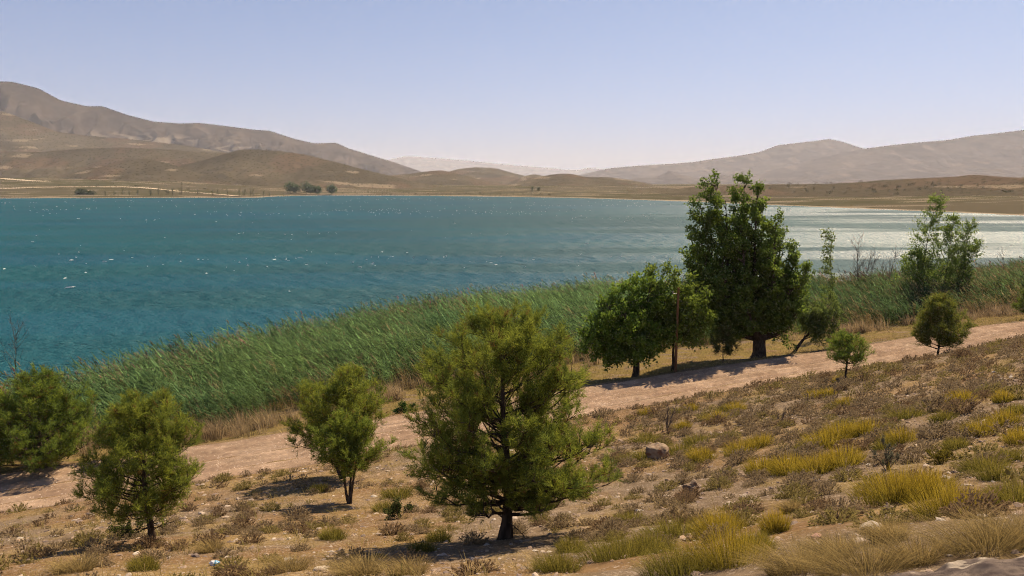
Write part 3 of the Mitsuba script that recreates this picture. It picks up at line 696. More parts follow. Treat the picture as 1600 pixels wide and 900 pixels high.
# the leaning tamarisk beside the tallest tree
broadleaf('leaning feathery bush tree with a slanting dark trunk right of the tallest tree', 22.6, 63.8,
          [(3.4, 0.4, 4.6), (2.5, -0.4, 3.6), (1.6, 0.3, 4.2), (4.1, 0.2, 3.3), (3.7, -0.5, 2.2), (2.9, 0.8, 2.6)], 308, r0=0.13, side=1.1, per=26, twigs=8, leaves=4, size=0.085, tint=(0.15, 0.20, 0.055), wind=0.3,
          key='leaning_tree', up=0.35, droop=0.05, start=0.3, trunk_top=[0.9, 0, 1.3])


# ------------------------------------------------------------------ bare trees and shrubs
def bare_tree(label, x, y, tall, seed, stems=4, spread=0.25, r0=0.05, key='bare_tree', cat='tree', fine=3, bsdf='grey_twigs', group=None, z=None):
    g = rng_(seed)
    z0 = float(height(np.array([x]), np.array([y]))[0]) - 0.05 if z is None else z
    n, root = 0, key
    while root in labels:
        n += 1
        root = f'{key}_{n:03d}'
    tag(root, label, cat, group)
    for s in range(stems):
        a = g.uniform(0, 6.28)
        L = tall * (1.0 if s == 0 else g.uniform(0.55, 0.95))
        d = np.array([math.cos(a) * spread, math.sin(a) * spread * 0.6, 1])
        ln = curve([x, y, z0], d, L, 8, g, (0.05, 0, 0.25), 0.15)
        r = r0 * (1 if s == 0 else 0.7)
        lines = [(ln, np.linspace(r, r * 0.15, 8))]
        for b in range(int(9 + 3 * tall)):
            q, tg = along(ln, np.array([g.uniform(0.18, 0.97)]))
            sb = curve(q[0], unit(tg[0] + 0.75 * unit(g.normal(size=3))), L * g.uniform(0.1, 0.28), 5, g, (0, 0, 0.6), 0.2)
            lines.append((sb, np.linspace(r * 0.35, r * 0.1, 5)))
            for f in range(fine):
                q, tg = along(sb, np.array([g.uniform(0.3, 1)]))
                lines.append((curve(q[0], unit(tg[0] + 0.8 * unit(g.normal(size=3))), L * g.uniform(0.04, 0.11), 3, g, (0, 0, 0.4), 0.2), np.linspace(r * 0.16, r * 0.07, 3)))
        put(root + ('__trunk' if s == 0 else '__branch'), tubes(lines, 4), bsdf)
    return root


bare_tree('leafless sapling standing in the water behind the reeds at the left edge', -34.9, 55.0, 6.9, 401, stems=1, spread=0.02, r0=0.045, z=-0.2)
bare_tree('leafless many stemmed tree in the reeds left of the right poplars', 48.2, 110, 8.8, 402, stems=5, spread=0.2, r0=0.075, z=-0.1, fine=4)
bare_tree('shorter leafless tree beside the many stemmed one in the reeds', 51.5, 110, 7.6, 403, stems=3, spread=0.15, r0=0.06, z=-0.1)
bare_tree('single bare stalk leaning above the reeds near the right edge', 77, 124, 6.0, 404, stems=1, spread=0.45, r0=0.05, z=0, fine=1)
bare_tree('bare grey bush on the slope right of the largest pine, near the road', 6.81, 34.25, 1.45, 405, stems=3, spread=0.25, r0=0.035, key='bare_bush', cat='bush')
bare_tree('small bare twiggy bush in the middle of the slope below the road', 10.25, 29.91, 0.95, 406, stems=3, spread=0.5, r0=0.025, key='bare_bush', cat='bush')
bare_tree('bare dark twigs below the small umbrella shaped pine', 13.9, 34.0, 0.9, 407, stems=3, spread=0.6, r0=0.02, key='bare_bush', cat='bush')


def sprig_bush(label, x, y, tall, wide, seed, tint, key='bush', n=900, size=0.05, shape=1.0, bsdf='green_leaves', stems=7, group=None):
    """a bush: stems fanning up from the foot, small leaves along them"""
    g = rng_(seed)
    z0 = float(height(np.array([x]), np.array([y]))[0]) - 0.03
    nn, root = 0, key
    while root in labels:
        nn += 1
        root = f'{key}_{nn:03d}'
    tag(root, label, 'bush', group)
    lines, pos, dirs = [], [], []
    for s in range(stems):
        a = g.uniform(0, 6.28)
        r = wide * math.sqrt(g.random())
        L = tall * (1 - 0.5 * (r / wide) ** 2) * g.uniform(0.75, 1.05)
        ln = curve([x, y, z0], [math.cos(a) * r, math.sin(a) * r, L * shape], math.hypot(L, r), 6, g, WIND * 0.2 + [0, 0, 0.1], 0.2)
        lines.append((ln, np.linspace(0.014, 0.004, 6)))
        for b in range(7):
            q, tg = along(ln, np.array([g.uniform(0.2, 1)]))
            sb = curve(q[0], unit(tg[0] + 0.9 * unit(g.normal(size=3))), wide * g.uniform(0.2, 0.5), 4, g, (0, 0, 0.3), 0.2)
            lines.append((sb, np.linspace(0.006, 0.002, 4)))
            m = max(2, n // (stems * 7))
            q, tg = along(sb, g.uniform(0.1, 1, m))
            pos.append(q); dirs.append(tg + 0.6 * g.normal(size=(m, 3)))
    put(root + '__stem', tubes(lines, 3), 'grey_twigs')
    v, f, c = stamp(leaf_tris(g, 4, size, size * 2), np.vstack(pos), np.vstack(dirs), 1.0, np.array(tint) * (1 + 0.2 * g.normal(size=(len(np.vstack(pos)), 1))).clip(0.5, 1.5), g)
    put(root + '__foliage', (v, f), bsdf, color=c)
    return root


sprig_bush('upright grey green bush with white flecks behind the big golden tuft', 7.95, 16.4, 0.72, 0.33, 411, (0.12, 0.125, 0.085), n=500, size=0.022, stems=7)
sprig_bush('dark green creeping bush on the far verge of the road', -6.6, 47.4, 0.6, 0.7, 412, (0.055, 0.10, 0.025), n=700, size=0.07)
sprig_bush('low dark mossy cushion bush right of the upright grey green bush', 8.9, 16.1, 0.24, 0.42, 413, (0.15, 0.125, 0.022), n=1600, size=0.02, stems=14, shape=0.6)
sprig_bush('dark bush below the left boughs of the largest pine', -3.1, 21.0, 0.5, 0.45, 414, (0.06, 0.075, 0.025), n=500, size=0.04)
sprig_bush('small dark green bush at the left foot of the small round pine', -9.7, 19.6, 0.75, 0.4, 415, (0.07, 0.085, 0.022), n=500, size=0.035)
sprig_bush('dark evergreen bush among the reeds under the leafless trees', 46.6, 104, 3.4, 2.8, 416, (0.095, 0.125, 0.05), n=2600, size=0.2, stems=18)
sprig_bush('second dark evergreen bush at the foot of the right poplars', 46.0, 95.0, 2.2, 2.2, 417, (0.09, 0.12, 0.045), n=1600, size=0.2, stems=14)


# ------------------------------------------------------------------ reeds along the shore
REED_FRONT = [(-80, 27), (-60, 34.5), (-45, 39.5), (-36, 43), (-28, 44.5), (-18.3, 47.4), (-15.6, 54), (-7.3, 59.8), (2, 65), (8, 69), (16, 73), (25, 76), (37, 81), (60, 89), (85, 101), (125, 118)]
REED_BACK = [(125, 158), (86, 136), (52, 117.5), (30, 112.5), (10, 109), (-3, 99.5), (-13.5, 90), (-20, 80.5), (-25, 70), (-30, 61), (-36, 53.5), (-60, 39), (-80, 31)]


def blade(g, L, lean, w, n=3):
    """a ribbon bending over with the wind: n segments, the last one a point"""
    a = g.uniform(0, 6.28)
    side = np.array([math.cos(a), math.sin(a), 0]) * w
    t = np.linspace(0, 1, n + 1)
    p = np.stack([lean[0] * t ** 1.7, lean[1] * t ** 1.7, L * t * (1 - 0.18 * t * np.hypot(*lean) / max(L, 0.1))], 1)
    ws = (1 - t * 0.55)
    out = []
    for i in range(n):
        l0, r0_ = p[i] - side * ws[i], p[i] + side * ws[i]
        l1, r1 = (p[i + 1] - side * ws[i + 1], p[i + 1] + side * ws[i + 1]) if i < n - 1 else (p[i + 1], p[i + 1])
        out.append([l0, r0_, r1])
        if i < n - 1:
            out.append([l0, r1, l1])
    return out


def reed_clump(g, stems=11, plume=False):
    """stems with long leaves streaming to the left; returns (tris, tint factors)"""
    tris, tint = [], []
    for s in range(stems):
        ox, oy = g.normal(0, 0.25, 2)
        H = g.uniform(0.75, 1.1) if g.random() < 0.85 else g.uniform(1.1, 1.35)
        lean = np.array([-0.36, -0.02]) * g.uniform(0.6, 1.4) + g.normal(0, 0.05, 2)
        st = np.array(blade(g, H, lean, 0.007, 2)) + [ox, oy, 0]
        tris.append(st); tint.append(np.tile((1.15, 0.95, 0.75), (len(st), 1)))
        for k in range(5):
            t = g.uniform(0.35, 0.98)
            b = np.array([ox + lean[0] * t ** 1.7, oy + lean[1] * t ** 1.7, H * t * 0.97])
            L = g.uniform(0.2, 0.34)
            lf = np.array(blade(g, L * g.uniform(0.5, 1.0), (-L * g.uniform(0.5, 1.1), g.normal(0, 0.09)), 0.017, 1)) + b
            f = max(0.45, 1 + g.normal(0, 0.3))
            tris.append(lf); tint.append(np.tile((f, f, f), (len(lf), 1)))
        if plume and g.random() < 0.35:
            b = np.array([ox + lean[0], oy + lean[1], H * 0.97])
            for q in range(3):
                pl = np.array(blade(g, 0.13, (-0.08 + g.normal(0, 0.015), g.normal(0, 0.02)), 0.016, 2)) + b
                tris.append(pl); tint.append(np.tile((1.9, 1.05, 1.9), (len(pl), 1)))
    return np.vstack(tris), np.vstack(tint)


def scatter_clumps(variants, pos, scale, colors, g, squash=None):
    """clumps are only turned a little about z so that they all keep leaning with the wind"""
    out = []
    pick = g.integers(0, len(variants), len(pos))
    for k, (tris, tint) in enumerate(variants):
        m = pick == k
        if not m.any():
            continue
        a = g.normal(0, 0.55, m.sum())
        ca, sa = np.cos(a), np.sin(a)
        Rm = np.zeros((m.sum(), 3, 3))
        Rm[:, 0, 0], Rm[:, 0, 1], Rm[:, 1, 0], Rm[:, 1, 1], Rm[:, 2, 2] = ca, -sa, sa, ca, 1
        Rm *= np.asarray(scale)[m][:, None, None]
        v = np.einsum('nij,kcj->nkci', Rm, tris) + pos[m][:, None, None, :]
        c = colors[m][:, None, None, :] * tint[None, :, None, :]
        c = np.broadcast_to(c, v.shape)
        out.append((v.reshape(-1, 3), np.arange(v.size // 3).reshape(-1, 3), c.reshape(-1, 3).clip(0.004, 0.9)))
    return join(out)


def fill(poly, spacing, g):
    """jittered grid points inside a polygon"""
    P = np.array(poly)
    X, Y = np.meshgrid(np.arange(P[:, 0].min(), P[:, 0].max(), spacing), np.arange(P[:, 1].min(), P[:, 1].max(), spacing))
    X, Y = X.ravel() + g.uniform(-0.6, 0.6, X.size) * spacing, Y.ravel() + g.uniform(-0.6, 0.6, Y.size) * spacing
    m = inside(X, Y, poly)
    return X[m], Y[m]


g = rng_(500)
X, Y = fill(REED_FRONT + REED_BACK, 0.73, g)
m = (np.abs(np.arctan2(X, Y)) < math.radians(37)) & (n2(X, Y, 5, 3, 55) > -0.40)
X, Y = X[m], Y[m]
df, _ = seg_dist(X, Y, REED_FRONT)
db, _ = seg_dist(X, Y, REED_BACK)
m = df + 2.6 * n2(X, Y, 4, 3, 57) > 0.7
X, Y, df, db = X[m], Y[m], df[m], db[m]
Z = np.maximum(height(X, Y), -0.5) - 0.05
tall = (1.9 + 0.85 * sstep(0, 7, df)) * (1 + 0.24 * n2(X, Y, 6, 3, 51) + 0.36 * n2(X, Y, 2.2, 2, 56)) * g.uniform(0.85, 1.12, len(X))
tall += 0.25 * sstep(-10, 20, X) * sstep(8, 2, db)
hue = n2(X, Y, 5, 3, 52)[:, None]
gcol = np.array([0.138, 0.225, 0.088]) * (1 + 0.35 * hue * [1.2, 0.8, 0.3]) * (1 + 0.3 * g.normal(size=(len(X), 1))).clip(0.45, 1.7)
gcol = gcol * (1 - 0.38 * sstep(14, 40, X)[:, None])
brn = (g.random(len(X)) < 0.28 * sstep(25, 60, X))[:, None]
gcol = np.where(brn, np.array([0.17, 0.14, 0.07]) * g.uniform(0.7, 1.2, (len(X), 1)), gcol)
gcol = np.where((n2(X, Y, 14, 2, 53) > 0.35)[:, None], gcol * [1.05, 0.95, 0.9], gcol)
straw = (g.random(len(X)) < 0.5 * sstep(2.4, 0.3, df))[:, None]
gcol = np.where(straw, np.array([0.25, 0.19, 0.10]) * g.uniform(0.7, 1.2, (len(X), 1)), gcol)
dead = (g.random(len(X)) < 0.06 + 0.14 * sstep(0.2, 0.5, n2(X, Y, 8, 2, 59)))[:, None]
gcol = np.where(dead, np.array([0.27, 0.22, 0.12]) * g.uniform(0.6, 1.1, (len(X), 1)), gcol)
plumy = db < 5.5
rv = [reed_clump(g) for _ in range(6)]
rp = [reed_clump(g, plume=True) for _ in range(4)]
pos = np.stack([X, Y, Z], 1)
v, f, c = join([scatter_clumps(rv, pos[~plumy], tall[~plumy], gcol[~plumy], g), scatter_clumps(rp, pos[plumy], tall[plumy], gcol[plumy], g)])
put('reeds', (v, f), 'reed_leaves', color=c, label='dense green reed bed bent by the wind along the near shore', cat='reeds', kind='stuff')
N_REED = len(f)


# ------------------------------------------------------------------ dry grass at the foot of the reeds and on the shelf
def tuft_tris(g, n, L, spread, w, lean=0.25, seg=3):
    tris = []
    for i in range(n):
        a, r = g.uniform(0, 6.28), math.sqrt(g.random())
        b = np.array([math.cos(a) * r * spread * 0.45, math.sin(a) * r * spread * 0.45, 0])
        l = L * g.uniform(0.6, 1.1)
        ln = np.array([math.cos(a) * r * spread * 0.75 - lean * l * g.uniform(0.4, 1.3), math.sin(a) * r * spread * 0.75])
        tris.append(np.array(blade(g, l, ln, w, seg)) + b)
    return np.vstack(tris)


def clump_variant(g, *a, shade=0.15, **k):
    t = tuft_tris(g, *a, **k)
    return t, np.tile(1 + shade * g.normal(size=(len(t), 1)), (1, 3))


g = rng_(520)
s_, k_ = g.uniform(0, 1, 3600), g.uniform(-1.2, 2.8, 3600)
fr = np.array(REED_FRONT, float)
fcum = np.concatenate([[0], np.cumsum(np.hypot(*np.diff(fr, axis=0).T))])
fx, fy = np.interp(s_ * fcum[-1], fcum, fr[:, 0]), np.interp(s_ * fcum[-1], fcum, fr[:, 1])
X, Y = fx + 0.45 * k_ + g.normal(0, 0.3, len(fx)), fy - 0.89 * k_ + g.normal(0, 0.3, len(fx))
rd, _ = seg_dist(X, Y, [tuple(p) for p in ROAD])
m = (rd > 3.3) & (n2(X, Y, 5, 3, 61) > 0.02) & (np.abs(np.arctan2(X, Y)) < math.radians(37))
X, Y = X[m], Y[m]
sv = [clump_variant(g, 18, 1.0, 0.5, 0.015, lean=0.3, seg=2) for _ in range(5)]
col = np.array([0.38, 0.29, 0.17]) * g.uniform(0.55, 1.2, (len(X), 1)) * (1 + 0.1 * n2(X, Y, 5, 2, 62)[:, None] * [0.5, 0.8, 0])
v1 = scatter_clumps(sv, np.stack([X, Y, height(X, Y) - 0.03], 1), g.uniform(0.6, 1.7, len(X)), col, g)
# short turf on the shelf between the road and the reeds
X, Y = fill([(-60, 26), (-23, 38), (-5, 46), (13, 55.5), (30, 63), (60, 74), (110, 88)] + REED_FRONT[::-1][0:15], 0.5, g)
rd, _ = seg_dist(X, Y, [tuple(p) for p in ROAD])
m = (rd > 2.9) & (n2(X, Y, 3, 3, 63) > -0.2) & (np.abs(np.arctan2(X, Y)) < math.radians(37))
X, Y = X[m], Y[m]
tv = [clump_variant(g, 7, 0.30, 0.42, 0.016, lean=0.35, seg=1) for _ in range(6)]
mixc = (n2(X, Y, 5, 3, 64) > 0.05)[:, None]
col = np.where(mixc, [0.24, 0.20, 0.07], [0.31, 0.235, 0.105]) * g.uniform(0.75, 1.2, (len(X), 1))
v2 = scatter_clumps(tv, np.stack([X, Y, height(X, Y) - 0.03], 1), g.uniform(0.5, 1.3, len(X)), col, g)
v, f, c = join([v1, v2])
put('dry_grass', (v, f), 'dry_blades', color=c, label='straw coloured dry grass between the road and the reeds', cat='grass', kind='stuff')

# ------------------------------------------------------------------ the wooden pole and its wire
px, py = 11.62, 55.9
pz = float(height(np.array([px]), np.array([py]))[0])
tag('wooden_pole', 'brown wooden utility pole standing by the road in front of a leafy tree', 'pole')
put('wooden_pole__shaft', tubes([(np.array([[px, py, pz - 0.3], [px + 0.02, py, pz + 2.5], [px + 0.06, py, pz + 6.0], [px + 0.06, py, pz + 6.03]]), [0.10, 0.09, 0.075, 0.02])], 12), 'pole_wood', smooth=40)
scene['porcelain'] = {'type': 'roughplastic', 'diffuse_reflectance': rgb(0.35, 0.3, 0.25), 'alpha': 0.15}
scene['cable'] = {'type': 'twosided', 'bsdf': {'type': 'diffuse', 'reflectance': rgb(0.03, 0.03, 0.03)}}
scene['steel'] = {'type': 'roughconductor', 'material': 'Al', 'alpha': 0.4}
put('wooden_pole__bracket', tubes([(np.array([[px - 0.08, py - 0.02, pz + 5.62], [px - 0.34, py - 0.12, pz + 5.62], [px - 0.36, py - 0.13, pz + 5.72]]), 0.018)], 6), 'steel')
put('wooden_pole__insulator', tubes([(np.array([[px - 0.36, py - 0.13, z] for z in (pz + 5.66, pz + 5.7, pz + 5.73, pz + 5.76, pz + 5.8)]), [0.03, 0.055, 0.03, 0.05, 0.02])], 10), 'porcelain')
tt = np.linspace(0, 58, 60)
wire = np.stack([px - 0.36 - 0.886 * tt, py - 0.13 - 0.464 * tt, pz + 5.74 - 1.9 * (1 - ((tt - 29) / 29) ** 2)], 1)
put('power_line', tubes([(wire, 0.009)], 5), 'cable', label='thin dark wire sagging from the wooden pole across the reeds to the left', cat='wire')

# ------------------------------------------------------------------ stones
def stone_mesh(g, size, flat=0.6, sub=2, rough=0.22, facets=9):
    m = trimesh.creation.icosphere(subdivisions=sub)
    v = np.array(m.vertices)
    for k in range(facets):                     # cut flat faces
        d = unit(g.normal(size=3))
        h = g.uniform(0.55, 0.85)
        over = v @ d - h
        v = v - np.where(over > 0, over, 0)[:, None] * d
    v *= 1 + rough * (meshkit.fbm(v * 2.2 + g.uniform(0, 50, 3), 3, 7) * 2 - 1)[:, None]
    return (v * np.array([1, g.uniform(0.7, 1.0), flat]) * size, np.array(m.faces))


def rest(mesh, x, y, rot, sink=0.2):
    v, f = mesh
    c, s = math.cos(rot), math.sin(rot)
    v = v @ np.array([[c, s, 0], [-s, c, 0], [0, 0, 1]])
    z = float(height(np.array([x]), np.array([y]))[0])
    hgt = v[:, 2].max() - v[:, 2].min()
    return v + [x, y, z - v[:, 2].min() - hgt * sink], f


g = rng_(600)
put('boulder', rest(stone_mesh(g, 0.44, 0.85, 4), 5.16, 27.6, 0.4), 'rock', smooth=25, label='largest tan boulder on the slope right of the largest pine', cat='rock')
put('boulder', rest(stone_mesh(g, 0.27, 0.85, 4, 0.4), 4.6, 19.75, 1.9), 'rock', smooth=25, label='rugged brown boulder with dark hollows below the largest tan boulder', cat='rock')
put('stone', rest(stone_mesh(g, 0.2, 0.3, 3, 0.3), 4.34, 19.6, 0.2), 'rock', smooth=25, label='low flat stone leaning on the left of the rugged brown boulder', cat='rock')
put('stone', rest(stone_mesh(g, 0.075, 0.9, 3, 0.4), 4.6, 9.39, 1.0), 'rock', smooth=25, label='small reddish brown upright stone on the gravel right of the golden tufts', cat='rock')
scene['pale_rock'] = {'type': 'twosided', 'bsdf': {'type': 'diffuse', 'reflectance': proc(lambda p, n, uv: mix((0.32, 0.27, 0.21), (0.52, 0.45, 0.36), fbm(p.x * 9, p.y * 9, p.z * 9, 3)))}}
put('stone', rest(stone_mesh(g, 0.16, 0.35, 3), 3.6, 7.6, 0.3), 'pale_rock', smooth=25, label='flat cream stone half buried in dry grass in the right foreground', cat='rock')
put('stone', rest(stone_mesh(g, 0.12, 0.35, 3), 6.66, 16.9, 0.3), 'pale_rock', smooth=25, label='flat pale stone left of the upright grey green bush', cat='rock')
put('stone', rest(stone_mesh(g, 0.10, 0.6, 3), 5.79, 25.3, 0.3), 'pale_rock', smooth=25, label='bright white stone below the largest tan boulder', cat='rock')
put('stone', rest(stone_mesh(g, 0.09, 0.6, 3), 8.59, 21.7, 0.3), 'pale_rock', smooth=25, label='white pebble beside the long golden grass patch', cat='rock')
scene['pink_rock'] = {'type': 'twosided', 'bsdf': {'type': 'diffuse', 'reflectance': rgb(0.42, 0.26, 0.20)}}
put('stone', rest(stone_mesh(g, 0.07, 0.5, 3), 3.14, 7.9, 0.3), 'pink_rock', smooth=25, label='pinkish stone among the pale grass in the foreground', cat='rock')
put('stone', rest(stone_mesh(g, 0.13, 0.4, 3), -2.9, 11.6, 0.3), 'pale_rock', smooth=25, label='pale flat stone at the left end of the largest pine\'s shadow', cat='rock')

# the rock ledge in the lower right corner, with loose chips on it
gx_, gy_ = np.meshgrid(np.linspace(-1, 1, 120), np.linspace(-1, 1, 90), indexing='ij')
lx, ly = 2.85 + 0.9 * gx_, 4.12 + 0.5 * gy_ + 0.1 * gx_
edge = np.maximum(np.abs(gx_), np.abs(gy_)) + 0.16 * n2(lx, ly, 0.35, 3, 71)
lz = height(lx, ly) + 0.10 * sstep(1.0, 0.62, edge) - 0.12 * sstep(0.8, 1.05, edge) + 0.05 * n2(lx, ly, 0.22, 4, 72) + 0.03 * n2(lx, ly * 1.6, 0.09, 3, 73)


def ledge_fn(p, n, uv):
    a = fbm(p.x * 5, p.y * 9, p.z * 9, 3)
    c = mix((0.075, 0.06, 0.055), (0.15, 0.12, 0.10), smoothstep(0.35, 0.65, a))
    c = mix(c, (0.34, 0.29, 0.23), smoothstep(0.60, 0.68, fbm(p.x * 7 + 3, p.y * 12, 4, 3)) * 0.8)
    return c * (0.75 + 0.5 * fbm(p.x * 40, p.y * 40, 5, 2))


scene['ledge'] = {'type': 'twosided', 'bsdf': {'type': 'diffuse', 'reflectance': proc(ledge_fn)}}
put('rock_ledge', (np.stack([lx, ly, lz], -1).reshape(-1, 3), grid_faces(120, 90)), 'ledge', smooth=35, label='grey shaly rock ledge in the lower right corner', cat='rock')

# crumpled packet
m = trimesh.creation.icosphere(subdivisions=3)
v = np.array(m.vertices) * [0.09, 0.06, 0.045]
v += 0.018 * (meshkit.fbm(np.array(m.vertices) * 2.5, 2, 3) * 2 - 1)[:, None] * np.array(m.vertices)
pw = float(height(np.array([-5.14]), np.array([13.16]))[0])
scene['packet'] = {'type': 'roughplastic', 'diffuse_reflectance': proc(lambda p, n, uv: mix((0.75, 0.76, 0.75), (0.12, 0.32, 0.5), smoothstep(0.0, 0.008, p.x + 5.12 + 0.5 * (p.z - 9.9) * 0.2 + 0.0))), 'alpha': 0.2}
put('litter', (v + [-5.14, 13.16, pw + 0.035], np.array(m.faces)), 'packet', smooth=40, label='crumpled white and blue packet lying on the slope at the lower left', cat='litter')

# ------------------------------------------------------------------ grass tufts on the slope
TUFTS = [(5.42, 10.88, 0.95, 'g'), (5.75, 10.65, 0.59, 'g'), (2.93, 10.9, 0.62, 'g'), (2.56, 12.14, 0.82, 'o'), (2.39, 15.51, 0.62, 'o'), (3.33, 9.67, 0.32, 'g'), (1.33, 9.62, 0.84, 'o'), (1.78, 10.02, 0.64, 'o'), (1.93, 6.75, 0.64, 'g'), (1.52, 6.84, 0.65, 'o'), (2.13, 5.69, 0.5, 's'), (0.54, 9.13, 0.51, 'o'), (0.94, 12.1, 0.48, 'o'), (2.37, 5.17, 0.62, 's'), (2.75, 5.23, 0.37, 's'), (4.58, 8.05, 0.61, 'g'), (3.28, 5.35, 0.64, 's'), (3.63, 5.5, 0.53, 's'), (5.58, 8.59, 0.58, 'o'), (6.58, 20.4, 0.89, 'g'), (6.93, 19.38, 1.0, 'g'), (7.19, 18.28, 0.95, 'g'), (7.85, 18.33, 1.09, 'g'), (7.44, 25.06, 1.04, 'g'), (8.14, 25.45, 0.85, 'g'), (6.2, 25.39, 0.93, 'g'), (5.93, 27.88, 1.15, 'o'), (7.01, 29.54, 1.08, 'o'), (5.61, 32.15, 1.28, 'o'), (4.62, 27.99, 0.94, 'o'), (8.87, 21.98, 1.09, 'g'), (9.54, 22.66, 1.08, 'g'), (10.06, 22.25, 0.92, 'g'), (8.38, 22.01, 0.74, 'o'), (9.92, 19.82, 0.76, 'g'), (9.47, 19.65, 0.63, 'o'), (9.06, 39.49, 0.82, 'g'), (9.1, 34.65, 0.99, 'g'), (10.65, 37.15, 1.06, 'g'), (10.26, 37.73, 0.9, 'o'), (8.37, 39.28, 0.75, 'o'), (6.95, 40.39, 0.77, 'g'), (7.42, 33.95, 0.7, 'g'), (14.37, 37.25, 0.89, 'g'), (14.86, 36.89, 0.76, 'g'), (13.77, 32.37, 0.72, 'g'), (17.2, 41.54, 0.53, 'g'), (13.64, 23.82, 0.8, 'g'), (11.72, 23.24, 0.93, 'o'), (11.75, 21.3, 0.61, 'o'), (11.0, 18.28, 0.73, 'g'), (11.9, 18.83, 0.69, 'g'), (12.93, 19.93, 0.57, 'o'), (14.0, 22.34, 0.53, 'g'), (10.66, 16.34, 0.55, 'g'), (9.92, 17.39, 0.55, 'o'), (8.33, 13.62, 0.67, 'o'), (9.29, 14.35, 0.59, 'o'), (-3.91, 26.15, 1.08, 'o'), (-3.94, 23.67, 0.72, 'o'), (-1.45, 15.21, 0.51, 'o'), (-1.58, 13.48, 0.43, 'o'), (-6.96, 27.97, 0.71, 'o'), (-2.13, 10.76, 0.69, 's'), (-3.52, 11.95, 0.67, 's'), (-1.41, 10.48, 0.5, 's'), (-7.49, 13.09, 0.63, 's'), (-6.28, 12.99, 0.52, 'o'), (-6.05, 15.35, 0.49, 's'), (-3.89, 16.6, 0.58, 'o'), (2.55, 6.08, 0.34, 's'), (3.17, 6.43, 0.31, 's'), (7.31, 11.61, 0.46, 'o'), (3.03, 26.12, 0.83, 'o'), (4.57, 12.61, 0.3, 's'), (2.39, 7.5, 0.36, 'o')]
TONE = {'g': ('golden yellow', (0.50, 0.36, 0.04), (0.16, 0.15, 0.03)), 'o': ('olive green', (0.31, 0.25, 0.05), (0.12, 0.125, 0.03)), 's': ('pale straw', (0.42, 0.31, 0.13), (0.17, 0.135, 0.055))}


MARKS = [(-0.13, 14.97, 'the largest pine'), (-8.24, 17.41, 'the small round pine'), (-5.29, 25.24, 'the slender several stemmed pine'), (17.5, 41.2, 'the small umbrella shaped pine'),
         (30.4, 56.3, 'the pine before the right poplars'), (5.16, 27.6, 'the largest tan boulder'), (4.6, 19.75, 'the rugged brown boulder'), (5.42, 10.88, 'the biggest golden grass dome'),
         (7.95, 16.4, 'the upright grey green bush'), (6.81, 34.25, 'the bare grey bush'), (2.93, 10.9, 'the tall golden round tuft'), (10.25, 29.91, 'the small bare twiggy bush'),
         (7.2, 19.2, 'the long golden grass patch'), (2.7, 4.4, 'the grey rock ledge'), (-5.14, 13.16, 'the crumpled packet'), (-6.7, 30.7, 'the leaning pine')]


def zone(x, y):
    """where a thing stands, by the landmark nearest to it as the camera sees it"""
    d = [math.hypot((x / y - a / b) * 20, 9 * math.log(y / b)) for a, b, _ in MARKS]
    a, b, w = MARKS[int(np.argmin(d))]
    dx, dy = (x / y - a / b) * 20, 9 * math.log(y / b)
    far_ = 'close ' if math.hypot(dx, dy) < 1.3 else 'far ' if math.hypot(dx, dy) > 4 else ''
    side_ = 'right' if dx > 0 else 'left'
    if abs(dx) > 0.5 * abs(dy) and abs(dy) > 0.5 * abs(dx):
        return f"{far_}{side_} {'beyond' if dy > 0 else 'in front of'} {w}"
    if abs(dx) > abs(dy):
        return f"{far_}{side_} of {w}"
    return f"{far_ or 'straight '}{'beyond' if dy > 0 else 'in front of'} {w}"


def dome_tris(g, n, L, rad, w):
    """a tight dome of grass: upright blades over the whole foot, shorter towards the rim"""
    out = []
    a, r = g.uniform(0, 6.28, n), np.sqrt(g.random(n))
    lob = 1 + 0.18 * np.sin(2 * a + g.uniform(0, 6)) + 0.1 * np.sin(5 * a + g.uniform(0, 6))
    for i in range(n):
        l = L * math.sqrt(max(1 - 0.72 * r[i] ** 2, 0.05)) * g.uniform(0.62, 1.08)
        d = np.array([math.cos(a[i]), math.sin(a[i])]) * r[i] * rad * lob[i]
        ln = d * g.uniform(0.2, 0.6) + g.normal(0, 0.07, 2) * L + np.array([-0.13, 0]) * l
        out.append(np.array(blade(g, l, ln, w, 3)) + [d[0] * 0.8, d[1] * 0.8, 0])
    return np.vstack(out)


